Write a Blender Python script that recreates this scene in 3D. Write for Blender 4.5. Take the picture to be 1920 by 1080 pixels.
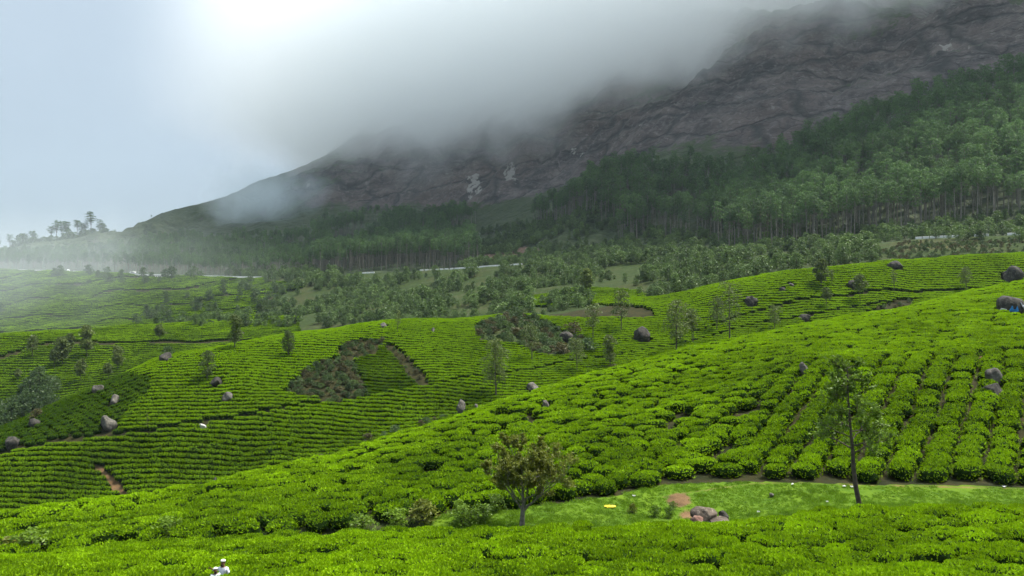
import bpy, bmesh, math, random
import numpy as np
from mathutils import Vector, Matrix

R = math.radians
sc = bpy.context.scene
for o in list(bpy.data.objects):
    bpy.data.objects.remove(o, do_unlink=True)
COL = sc.collection

# ------------------------------------------------------------------ camera
F = 1387.0                     # focal length in photograph pixels (1920 wide)
cd = bpy.data.cameras.new('camera'); cam = bpy.data.objects.new('camera', cd)
COL.objects.link(cam); sc.camera = cam
cd.sensor_width = 36.0; cd.lens = 36.0 * F / 1920.0
cd.clip_start = 0.2; cd.clip_end = 9000
cam.location = (0, 0, 0); cam.rotation_euler = (R(90), 0, 0)

# ------------------------------------------------------------------ sky, sun, exposure
SUN_EL, SUN_AZ = 64.0, 78.0   # azimuth from +Y towards +X
w = bpy.data.worlds.new('World'); sc.world = w; w.use_nodes = True
nt = w.node_tree; nt.nodes.clear()
out = nt.nodes.new('ShaderNodeOutputWorld'); bg = nt.nodes.new('ShaderNodeBackground')
sky = nt.nodes.new('ShaderNodeTexSky'); sky.sky_type = 'NISHITA'; sky.sun_disc = False
sky.sun_elevation = R(SUN_EL); sky.sun_rotation = R(SUN_AZ)
sky.altitude = 1600; sky.air_density = 1.0; sky.dust_density = 4.0; sky.ozone_density = 1.0
# closed cloud deck over the clear sky: CIE overcast distribution, L = Lz (1 + 2 sin h) / 3
tc = nt.nodes.new('ShaderNodeTexCoord'); sx = nt.nodes.new('ShaderNodeSeparateXYZ')
nt.links.new(tc.outputs['Generated'], sx.inputs[0])
mr = nt.nodes.new('ShaderNodeMapRange'); mr.inputs['From Min'].default_value = 0; mr.inputs['From Max'].default_value = 1
mr.inputs['To Min'].default_value = 0.34; mr.inputs['To Max'].default_value = 1.0
nt.links.new(sx.outputs['Z'], mr.inputs['Value'])
cn = nt.nodes.new('ShaderNodeTexNoise'); cn.inputs['Scale'].default_value = 2.2; cn.inputs['Detail'].default_value = 4
nt.links.new(tc.outputs['Generated'], cn.inputs['Vector'])
cm = nt.nodes.new('ShaderNodeMapRange'); cm.inputs['From Min'].default_value = 0.3; cm.inputs['From Max'].default_value = 0.7
cm.inputs['To Min'].default_value = 0.93; cm.inputs['To Max'].default_value = 1.07
nt.links.new(cn.outputs['Fac'], cm.inputs['Value'])
mm = nt.nodes.new('ShaderNodeMath'); mm.operation = 'MULTIPLY'
nt.links.new(mr.outputs[0], mm.inputs[0]); nt.links.new(cm.outputs[0], mm.inputs[1])
deck = nt.nodes.new('ShaderNodeVectorMath'); deck.operation = 'SCALE'
deck.inputs[0].default_value = (3.95, 4.65, 5.25)
nt.links.new(mm.outputs[0], deck.inputs['Scale'])
mix = nt.nodes.new('ShaderNodeMix'); mix.data_type = 'RGBA'; mix.inputs['Factor'].default_value = 0.88
nt.links.new(sky.outputs[0], mix.inputs['A']); nt.links.new(deck.outputs[0], mix.inputs['B'])
nt.links.new(mix.outputs['Result'], bg.inputs['Color']); bg.inputs['Strength'].default_value = 0.10
nt.links.new(bg.outputs[0], out.inputs['Surface'])

sl = bpy.data.lights.new('sun', 'SUN'); so = bpy.data.objects.new('sun', sl); COL.objects.link(so)
sl.energy = 3.5; sl.angle = R(10); sl.color = (1.0, 0.95, 0.86)
sdir = Vector((math.sin(R(SUN_AZ)) * math.cos(R(SUN_EL)), math.cos(R(SUN_AZ)) * math.cos(R(SUN_EL)), math.sin(R(SUN_EL))))
so.rotation_euler = sdir.to_track_quat('Z', 'Y').to_euler()
so.location = sdir * 200

sc.view_settings.view_transform = 'Standard'; sc.view_settings.look = 'None'
sc.view_settings.exposure = 1.4; sc.view_settings.gamma = 1.0; sc.view_settings.use_curve_mapping = False
cy = sc.cycles
cy.use_denoising = True
try: cy.denoiser = 'OPENIMAGEDENOISE'
except Exception: pass
cy.use_adaptive_sampling = True; cy.adaptive_threshold = 0.02
cy.max_bounces = 26; cy.diffuse_bounces = 3; cy.glossy_bounces = 2; cy.transmission_bounces = 3
cy.volume_bounces = 24; cy.transparent_max_bounces = 8
cy.volume_step_rate = 1.0; cy.volume_max_steps = 128
cy.sample_clamp_indirect = 6

# ------------------------------------------------------------------ small helpers
def tag(o, label=None, cat=None, group=None, kind=None, tint=None):
    if label: o['label'] = label
    if cat: o['category'] = cat
    if group: o['group'] = group
    if kind: o['kind'] = kind
    if tint is not None: o['tint'] = float(tint)
    return o

def empty(name, loc=(0, 0, 0), rz=0.0):
    o = bpy.data.objects.new(name, None); COL.objects.link(o)
    o.location = loc; o.rotation_euler = (0, 0, rz); o.empty_display_size = 0.2
    return o

def link(name, me, parent=None, loc=None, rot=None, scale=None):
    o = bpy.data.objects.new(name, me); COL.objects.link(o)
    if parent: o.parent = parent
    if loc is not None: o.location = loc
    if rot is not None: o.rotation_euler = rot
    if scale is not None: o.scale = scale
    return o

def mesh_from(name, V, Fc, mats=(), midx=None, smooth=False, tone=None):
    me = bpy.data.meshes.new(name)
    me.from_pydata(np.asarray(V, float).tolist(), [], Fc.tolist() if isinstance(Fc, np.ndarray) else Fc)
    for m in mats: me.materials.append(m)
    if midx is not None: me.polygons.foreach_set('material_index', np.asarray(midx, np.int32))
    if smooth is True: me.polygons.foreach_set('use_smooth', np.ones(len(me.polygons), bool))
    elif smooth is not False: me.polygons.foreach_set('use_smooth', np.asarray(smooth, bool))
    if tone is not None:
        a = me.attributes.new('tone', 'FLOAT', 'FACE'); a.data.foreach_set('value', np.asarray(tone, np.float32))
    me.update()
    return me

def bm_mesh(name, bm, mats=(), smooth=False):
    me = bpy.data.meshes.new(name); bm.to_mesh(me); bm.free()
    for m in mats: me.materials.append(m)
    if smooth: me.polygons.foreach_set('use_smooth', np.ones(len(me.polygons), bool))
    return me

def hash2(ix, iy, seed):
    h = (ix.astype(np.int64) * 374761393 + iy.astype(np.int64) * 668265263 + seed * 1442695041) & 0xFFFFFFFF
    h = ((h ^ (h >> 13)) * 1274126177) & 0xFFFFFFFF
    h = (h ^ (h >> 16)) & 0xFFFFFFFF
    return h / 4294967295.0

def vnoise(x, y, seed=0):
    x = np.asarray(x, float); y = np.asarray(y, float)
    ix = np.floor(x); iy = np.floor(y); fx = x - ix; fy = y - iy
    fx = fx * fx * fx * (fx * (fx * 6 - 15) + 10); fy = fy * fy * fy * (fy * (fy * 6 - 15) + 10)
    a = hash2(ix, iy, seed); b = hash2(ix + 1, iy, seed); c = hash2(ix, iy + 1, seed); d = hash2(ix + 1, iy + 1, seed)
    return (a + (b - a) * fx) * (1 - fy) + (c + (d - c) * fx) * fy

def fbm(x, y, seed=0, octv=4, ridged=False):
    s = 0; amp = 0.5; tot = 0
    for k in range(octv):
        n = vnoise(x * 2 ** k + 17.3 * k, y * 2 ** k - 9.1 * k, seed + k)
        if ridged: n = 1 - np.abs(2 * n - 1)
        s = s + amp * n; tot += amp; amp *= 0.5
    return s / tot

def sstep(a, b, x):
    t = np.clip((np.asarray(x, float) - a) / (b - a), 0, 1)
    return t * t * (3 - 2 * t)

def in_poly(px, py, poly):
    px = np.asarray(px); py = np.asarray(py); ins = np.zeros(px.shape, bool)
    n = len(poly); j = n - 1
    for i in range(n):
        xi, yi = poly[i]; xj, yj = poly[j]
        c = ((yi > py) != (yj > py)) & (px < (xj - xi) * (py - yi) / (yj - yi + 1e-9) + xi)
        ins ^= c; j = i
    return ins

# ------------------------------------------------------------------ the lie of the land
# Hill lines, front to back: (bearing as photo column, photo row of the canopy, distance in metres).
PX = np.arange(-900.0, 2824.0, 8.0)
def smooth1(a, n=4):
    k = np.hanning(2 * n + 3); k /= k.sum()
    return np.convolve(np.pad(a, n + 1, mode='edge'), k, mode='valid')
def cv(pts, n=4):
    p = np.array(pts, float)
    return smooth1(np.interp(PX, p[:, 0], p[:, 1]), n), smooth1(np.interp(PX, p[:, 0], p[:, 2]), n)
def zof(py, d): return -(py - 540) / F * d
def pyof(z, d): return 540 - z * F / d
one = np.ones_like(PX)
KN = []                                                        # (name, py canopy, d, h)
def add(name, py, d, h): KN.append((name, py, d, h * one if np.isscalar(h) else h))
add('K0', 1858 * one, 2 * one, 0.0)
add('K1', 1261 * one, 10 * one, 0.0)
add('K2', 1152 * one, 20 * one, 0.6)
add('A1', 1085 * one, 30 * one, 0.8)
A2py, A2d = cv([(-400, 1070, 44), (0, 1048, 44), (200, 1030, 44), (400, 1012, 44), (640, 1003, 44), (980, 992, 44), (1290, 986, 44), (1600, 963, 44), (1920, 953, 44), (2320, 948, 44)])
add('A2', A2py, A2d, 0.8)
wl = 1 - sstep(650, 950, PX)
A3z = zof(A2py, A2d) - 0.8 - 1.0 * wl
add('A3', pyof(A3z, 46.5), 46.5 * one, 0.0)
B2py, B2d = cv([(-400, 1062, 50), (0, 1042, 50), (300, 1005, 49.5), (600, 985, 50), (750, 975, 50), (860, 958, 50.5), (980, 950, 51), (1130, 932, 53), (1250, 907, 56), (1400, 903, 55.6), (1600, 908, 53.5), (1920, 915, 51.6), (2320, 920, 50.6)])
add('B2', B2py, B2d, 0.0)
C2py, C2d = cv([(-400, 1000, 55.5), (0, 962, 60), (250, 932, 64), (420, 905, 68), (640, 850, 76), (800, 800, 82), (1000, 735, 92), (1270, 660, 105), (1500, 612, 116), (1700, 575, 132), (1920, 527, 150), (2320, 470, 165)], 8)
C1py, C1d = cv([(-400, 1032, 52.8), (0, 1000, 55), (300, 960, 57), (600, 915, 61), (800, 870, 66), (1000, 825, 70), (1200, 775, 74), (1400, 715, 78), (1500, 672, 80), (1700, 662, 79), (1920, 655, 78), (2320, 640, 78)])
add('C1', C1py, C1d, 0.8)
wr = sstep(1430, 1520, PX)
flat = pyof(zof(C1py, C1d), C1d + 2.3)
add('C1b', wr * flat + (1 - wr) * (C1py + (C2py - C1py) * 2.3 / (C2d - C1d)), C1d + 2.3, 0.8)
add('C2', C2py, C2d, 0.8)
D1d = cv([(-400, 0, 105), (0, 0, 112), (300, 0, 117), (640, 0, 124), (800, 0, 131), (980, 0, 140), (1290, 0, 160), (1500, 0, 176), (1700, 0, 183), (1920, 0, 188), (2320, 0, 192)])[1]
D1py = C2py + 8
add('V', np.maximum(C2py, D1py) + 45, np.sqrt(C2d * D1d), 0.6)
add('D1', D1py, D1d, 0.8)
D2py, D2d = cv([(-400, 930, 118), (0, 850, 126), (160, 817, 128), (300, 800, 130), (500, 768, 134), (640, 745, 138), (800, 715, 145), (980, 690, 154), (1150, 665, 163), (1290, 640, 172), (1420, 606, 180), (1500, 590, 184), (1613, 569, 188), (1700, 563, 191), (1920, 540, 195), (2320, 515, 199)])
add('D2', D2py, D2d, 0.8)
D4py, D4d = cv([(-400, 880, 133), (0, 797, 141), (180, 722, 150), (300, 668, 158), (420, 648, 163), (560, 622, 172), (700, 603, 181), (860, 597, 193), (1000, 590, 202), (1290, 548, 208), (1400, 520, 207), (1500, 503, 207), (1700, 485, 213), (1920, 473, 218), (2320, 455, 222)])
add('D4', D4py, D4d, 0.8)
dip = np.interp(PX, [-400, 450, 650, 850, 1000, 3000], [62, 60, 42, 14, -2, -3])
add('D5', D4py + dip, D4d * 1.07, 0.4)
F0py, F0d = cv([(-400, 860, 195), (0, 790, 205), (300, 695, 225), (560, 645, 245), (800, 603, 245), (1000, 580, 232), (1290, 535, 230), (1500, 495, 228), (1700, 480, 231), (1920, 467, 234), (2320, 450, 236)])
add('F0', F0py, F0d, 0.5)
F1py, F1d = cv([(-400, 650, 275), (0, 628, 285), (250, 612, 300), (400, 602, 310), (560, 592, 320), (700, 572, 320), (850, 555, 310), (1000, 540, 290), (1290, 508, 274), (1500, 480, 259), (1700, 464, 253), (1920, 453, 249), (2320, 445, 248)])
add('F1', F1py, F1d, 0.5)
fd = np.interp(PX, [-400, 500, 750, 3000], [14, 12, 0, 0])
G0py, G0d = cv([(-400, 640, 400), (0, 622, 400), (250, 608, 400), (400, 598, 400), (560, 585, 392), (700, 565, 380), (850, 545, 365), (1000, 527, 335), (1290, 499, 305), (1500, 475, 282), (1700, 456, 268), (1920, 446, 260), (2320, 436, 256)])
add('F2', F1py + fd, F1d + 0.35 * (G0d - F1d), 0.4)
add('G0', G0py, G0d, 0.5)
Rpy, Rd = cv([(-400, 500, 600), (0, 506, 590), (130, 509, 580), (250, 515, 560), (490, 521, 530), (640, 515, 500), (850, 505, 450), (950, 498, 425), (1100, 491, 385), (1280, 486, 348), (1450, 474, 318), (1600, 460, 298), (1720, 448, 284), (1920, 440, 270), (2320, 430, 265)])
add('Ra', Rpy, Rd, 0.0)
add('Rb', pyof(zof(Rpy, Rd), Rd + 8), Rd + 8, 0.0)
M2py, M2d = cv([(-400, 503, 740), (0, 486, 740), (230, 462, 800), (400, 435, 840), (560, 408, 850), (750, 402, 800), (900, 398, 740), (1000, 398, 680), (1180, 362, 590), (1400, 330, 530), (1500, 270, 520), (1620, 225, 500), (1920, 138, 470), (2320, 60, 460)])
add('M2', M2py, M2d, 0.0)
M3py, M3d = cv([(-400, 495, 900), (0, 478, 900), (100, 464, 910), (230, 445, 940), (290, 410, 990), (400, 374, 1050), (480, 347, 1080), (560, 317, 1080), (640, 285, 1060), (800, 225, 1000), (1000, 190, 900), (1180, 150, 790), (1400, 112, 690), (1600, 70, 640), (1800, 20, 610), (1920, -20, 600), (2320, -110, 600)])
add('M3', M3py, M3d, 0.0)
M4py, M4d = cv([(-400, 540, 1250), (0, 530, 1250), (230, 500, 1250), (480, 420, 1300), (560, 370, 1300), (700, 215, 1300), (850, 95, 1250), (1000, 20, 1150), (1400, -80, 950), (1920, -250, 900), (2320, -300, 900)])
add('M4', M4py, M4d, 0.0)
add('M5', pyof(-60 * one, 2600), 2600 * one, 0.0)
add('M6', pyof(-80 * one, 3600), 3600 * one, 0.0)
KNAMES = [k[0] for k in KN]
KP = np.array([k[1] for k in KN]); KD = np.log(np.array([k[2] for k in KN])); KH = np.array([k[3] for k in KN])
NK = len(KN)
for i in range(1, NK): KD[i] = np.maximum(KD[i], KD[i - 1] + 0.004)
# monotone cubic tangents
_h = KD[1:] - KD[:-1]; _s = (KP[1:] - KP[:-1]) / _h
TG = np.zeros_like(KP); TG[0] = _s[0]; TG[-1] = _s[-1]
_w1 = 2 * _h[1:] + _h[:-1]; _w2 = _h[1:] + 2 * _h[:-1]
with np.errstate(divide='ignore', invalid='ignore'):
    _m = (_w1 + _w2) / (_w1 / _s[:-1] + _w2 / _s[1:])
TG[1:-1] = np.where(_s[:-1] * _s[1:] > 0, _m, 0)

def kcol(arr, px):
    t = np.clip((px - PX[0]) / 8.0, 0, len(PX) - 1.001); i = t.astype(int); f = t - i
    return arr[:, i] * (1 - f) + arr[:, i + 1] * f

def canopy(px, d):
    """photo row of the canopy, canopy height, zone number (index of the hill line in front)"""
    px = np.asarray(px, float).ravel(); ld = np.log(np.maximum(np.asarray(d, float).ravel(), 2.0))
    kd = kcol(KD, px); kp = kcol(KP, px); tg = kcol(TG, px); kh = kcol(KH, px)
    idx = np.clip((ld[None, :] >= kd).sum(0) - 1, 0, NK - 2)
    n = np.arange(len(px))
    h = kd[idx + 1, n] - kd[idx, n]; t = np.clip((ld - kd[idx, n]) / h, 0, 1)
    t2 = t * t; t3 = t2 * t
    py = (2 * t3 - 3 * t2 + 1) * kp[idx, n] + (t3 - 2 * t2 + t) * h * tg[idx, n] + (-2 * t3 + 3 * t2) * kp[idx + 1, n] + (t3 - t2) * h * tg[idx + 1, n]
    hh = kh[idx, n] * (1 - t) + kh[idx + 1, n] * t
    return py, hh, idx

IR = KNAMES.index('Ra'); IM2 = KNAMES.index('M2'); IM3 = KNAMES.index('M3')
def Z(n): return KNAMES.index(n)

def ground(px, d, full=False):
    shp = np.shape(px); px = np.asarray(px, float).ravel(); d = np.asarray(d, float).ravel()
    py, hh, idx = canopy(px, d)
    x = (px - 960) / F * d
    z = zof(py, d) - hh
    # rolling unevenness of the fields
    roll = (fbm(x / 14, d / 14, 3, 3) - 0.5)
    amp = np.interp(d, [5, 30, 60, 150, 400], [0.15, 0.35, 0.7, 1.3, 2.4])
    amp = np.where((idx == Z('A3')) | (idx == Z('Ra')), 0.10, amp)
    ra = np.exp(kcol(KD[IR:IR + 2], px)[0])
    mt = sstep(0, 60, d - ra - 8)
    near_road = np.minimum(sstep(0, 14, np.abs(d - ra - 4) - 4), 1)
    z = z + roll * amp * np.maximum(near_road, 0.0) * (1 - mt)
    # hollow with the overgrown gully below the left ridge
    u = (px - 735) / 85.0; v = (d - 154) / 15.0
    z = z - 1.0 * np.exp(-(u * u) ** 1.5 - (v * v) ** 1.5) * (idx == Z('D2'))
    # ground falls away under the two pillared stretches of road
    for cpx, wpx in ((285, 34), (460, 22)):
        z = z - 4.5 * np.exp(-((px - cpx) / wpx) ** 6) * sstep(0.2, 2.0, ra - d) * sstep(26, 8, ra - d)
    # mountain relief: ribs, ledges and slabs
    big = fbm(x / 130 + d / 200, d / 150, 21, 4, True) - 0.55
    mid = fbm(x / 34 - d / 60, d / 30, 31, 4, True) - 0.5
    fin = fbm(x / 9, d / 7, 41, 3, True) - 0.5
    m2 = kcol(KD[IM2:IM2 + 2], px); dm2 = np.exp(m2[0])
    rk = sstep(-40, 90, d - dm2)
    crest = 1 - 0.75 * np.exp(-(((d - np.exp(kcol(KD[IM3:IM3 + 2], px)[0])) / 90.0) ** 2)) * (1 - sstep(560, 800, px))
    dome = np.exp(-(np.abs((px - 1330 - (d - 600) * 0.9) / 235) ** 5) - (np.abs((d - 600) / 95) ** 4))
    relief = (big * 52 * (1 - 0.6 * dome) + mid * 15 + fin * 5) * rk + (mid * 5 + big * 8) * (1 - rk)
    z = z + relief * mt * crest + 24 * dome * mt
    if full: return z.reshape(shp), idx.reshape(shp), py.reshape(shp)
    return z.reshape(shp)

def gz(x, y): return ground(960 + np.asarray(x) / np.asarray(y) * F, y)

def locate(px, py, zlo, zhi, off=None):
    """world point on the canopy seen at photo pixel (px, py) between two hill lines"""
    kd = np.exp(kcol(KD, np.array([float(px)]))[:, 0])
    d = np.linspace(kd[Z(zlo)], kd[Z(zhi)], 400)
    p, h, i = canopy(np.full(400, float(px)), d)
    k = int(np.argmin(np.abs(p - py) + 0.0005 * np.arange(400)))
    dd = float(d[k]); x = (px - 960) / F * dd
    return x, dd, float(ground(np.array([px]), np.array([dd]))[0])

# ------------------------------------------------------------------ materials
class NB:
    def __init__(s, name):
        s.m = bpy.data.materials.new(name); s.m.use_nodes = True; s.t = s.m.node_tree
        s.p = s.t.nodes['Principled BSDF']; s.o = s.t.nodes['Material Output']
    def n(s, typ, **kw):
        nd = s.t.nodes.new(typ)
        for k, v in kw.items():
            if k in nd.inputs: nd.inputs[k].default_value = v
            else: setattr(nd, k, v)
        return nd
    def l(s, a, b): s.t.links.new(a, b)
    def math(s, op, a, b=None):
        nd = s.t.nodes.new('ShaderNodeMath'); nd.operation = op
        for i, v in enumerate((a, b)):
            if v is None: continue
            if isinstance(v, (int, float)): nd.inputs[i].default_value = v
            else: s.l(v, nd.inputs[i])
        return nd.outputs[0]
    def mix(s, f, a, b):
        nd = s.t.nodes.new('ShaderNodeMix'); nd.data_type = 'RGBA'
        for k, v in (('Factor', f), ('A', a), ('B', b)):
            if isinstance(v, (int, float)): nd.inputs[k].default_value = v
            elif isinstance(v, tuple): nd.inputs[k].default_value = (*v, 1)
            else: s.l(v, nd.inputs[k])
        return nd.outputs['Result']
    def noise(s, scale, detail=3, vec=None, rough=0.55):
        nd = s.n('ShaderNodeTexNoise', Scale=scale, Detail=detail, Roughness=rough)
        if vec is not None: s.l(vec, nd.inputs['Vector'])
        return nd.outputs['Fac']
    def rng(s, v, a, b, c=0.0, d=1.0):
        nd = s.n('ShaderNodeMapRange'); nd.clamp = True
        s.l(v, nd.inputs['Value'])
        for k, q in (('From Min', a), ('From Max', b), ('To Min', c), ('To Max', d)): nd.inputs[k].default_value = q
        return nd.outputs[0]
    def pos(s): return s.n('ShaderNodeNewGeometry').outputs['Position']
    def attr(s, name, typ='GEOMETRY'):
        nd = s.n('ShaderNodeAttribute'); nd.attribute_name = name; nd.attribute_type = typ
        return nd

def foliage(name, old, new, patch=(0.02, 0.5), transl=0.35, rough=0.5, spec=0.3):
    """leaf: colour runs from old to young leaf by the leaf's own 'tone' and the plant's 'tint'"""
    b = NB(name)
    tone = b.attr('tone').outputs['Fac']; tint = b.attr('tint', 'INSTANCER').outputs['Fac']
    rnd = b.n('ShaderNodeObjectInfo').outputs['Random']
    pn = b.noise(patch[0] * 10, 2, b.pos())
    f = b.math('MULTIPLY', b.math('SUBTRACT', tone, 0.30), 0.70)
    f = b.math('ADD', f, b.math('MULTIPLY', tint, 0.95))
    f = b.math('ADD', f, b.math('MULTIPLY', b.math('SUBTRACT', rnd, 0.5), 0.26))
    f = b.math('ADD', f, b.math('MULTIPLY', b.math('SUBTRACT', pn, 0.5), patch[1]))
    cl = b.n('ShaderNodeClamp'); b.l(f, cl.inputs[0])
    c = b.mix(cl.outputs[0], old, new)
    b.l(c, b.p.inputs['Base Color']); b.p.inputs['Roughness'].default_value = rough
    b.p.inputs['Specular IOR Level'].default_value = spec
    tr = b.n('ShaderNodeBsdfTranslucent'); tb = b.mix(0.5, c, new); b.l(tb, tr.inputs['Color'])
    ms = b.n('ShaderNodeMixShader'); ms.inputs[0].default_value = transl
    b.l(b.p.outputs[0], ms.inputs[1]); b.l(tr.outputs[0], ms.inputs[2]); b.l(ms.outputs[0], b.o.inputs['Surface'])
    return b.m

def plain(name, col, rough=0.7, var=0.25, scale=3.0, bump=0.0, spec=0.3, col2=None):
    b = NB(name); tcn = b.n('ShaderNodeTexCoord').outputs['Object']
    n = b.noise(scale, 5, tcn)
    c2 = col2 or tuple(v * (1 - var) for v in col)
    c = b.mix(b.rng(n, 0.35, 0.65), c2, col); b.l(c, b.p.inputs['Base Color'])
    b.p.inputs['Roughness'].default_value = rough; b.p.inputs['Specular IOR Level'].default_value = spec
    if bump:
        bp = b.n('ShaderNodeBump', Strength=bump, Distance=0.05); b.l(b.noise(scale * 6, 6, tcn), bp.inputs['Height'])
        b.l(bp.outputs[0], b.p.inputs['Normal'])
    return b.m

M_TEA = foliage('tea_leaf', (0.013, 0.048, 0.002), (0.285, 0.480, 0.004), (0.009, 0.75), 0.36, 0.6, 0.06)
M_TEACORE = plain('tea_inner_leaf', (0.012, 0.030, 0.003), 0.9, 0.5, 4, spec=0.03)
M_TEASTEM = plain('tea_stem', (0.10, 0.075, 0.05), 0.9, 0.4, 6)
M_EUC = foliage('eucalyptus_leaf', (0.010, 0.034, 0.011), (0.120, 0.220, 0.060), (0.002, 0.4), 0.28, 0.6)
M_OAK = foliage('silver_oak_leaf', (0.024, 0.048, 0.012), (0.16, 0.21, 0.045), (0.01, 0.5), 0.28)
M_SCRUB = foliage('scrub_leaf', (0.012, 0.034, 0.009), (0.135, 0.215, 0.058), (0.006, 0.5), 0.30)
M_RUST = foliage('olive_brown_leaf', (0.045, 0.075, 0.010), (0.19, 0.215, 0.024), (0.05, 0.4), 0.35)
M_HERO = foliage('tree_leaf', (0.025, 0.065, 0.010), (0.17, 0.28, 0.018), (0.05, 0.4), 0.35)
M_DRY = foliage('dry_scrub_leaf', (0.028, 0.034, 0.011), (0.15, 0.130, 0.045), (0.02, 0.5), 0.25)
M_GRASSBL = foliage('grass_blade', (0.050, 0.110, 0.006), (0.170, 0.310, 0.010), (0.03, 0.6), 0.35, 0.6)
M_PALETRUNK = plain('pale_bark', (0.24, 0.22, 0.18), 0.85, 0.5, 1.2)
M_BARK = plain('dark_bark', (0.085, 0.070, 0.055), 0.9, 0.5, 3)
M_GREYBARK = plain('lichen_bark', (0.20, 0.19, 0.15), 0.9, 0.6, 5)

def ground_material():
    b = NB('hill_ground'); p = b.pos()
    at = b.attr('surf'); sp = b.n('ShaderNodeSeparateColor'); b.l(at.outputs['Color'], sp.inputs[0])
    n1 = b.noise(0.7, 6, p); n2 = b.noise(0.06, 4, p); n3 = b.noise(6.0, 4, p)
    base = b.mix(b.rng(n1, 0.35, 0.65), (0.014, 0.018, 0.006), (0.036, 0.032, 0.012))
    grass = b.mix(b.rng(n1, 0.3, 0.7), (0.050, 0.105, 0.007), (0.100, 0.170, 0.010))
    soil = b.mix(b.rng(n1, 0.3, 0.7), (0.075, 0.048, 0.024), (0.19, 0.115, 0.058))
    scrub = b.mix(b.rng(n1, 0.3, 0.7), (0.014, 0.028, 0.008), (0.040, 0.058, 0.016))
    scrub = b.mix(b.math('MULTIPLY', b.rng(n2, 0.5, 0.7), 0.22), scrub, (0.10, 0.070, 0.04))
    def edge(v): return b.rng(b.math('ADD', v, b.math('MULTIPLY', b.math('SUBTRACT', n1, 0.5), 0.7)), 0.35, 0.65)
    c = b.mix(edge(sp.outputs['Blue']), base, scrub)
    c = b.mix(edge(sp.outputs['Red']), c, grass)
    c = b.mix(edge(sp.outputs['Green']), c, soil)
    b.l(c, b.p.inputs['Base Color']); b.p.inputs['Roughness'].default_value = 0.95
    b.p.inputs['Specular IOR Level'].default_value = 0.1
    bp = b.n('ShaderNodeBump', Strength=0.5, Distance=0.12); b.l(n3, bp.inputs['Height']); b.l(bp.outputs[0], b.p.inputs['Normal'])
    return b.m

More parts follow.
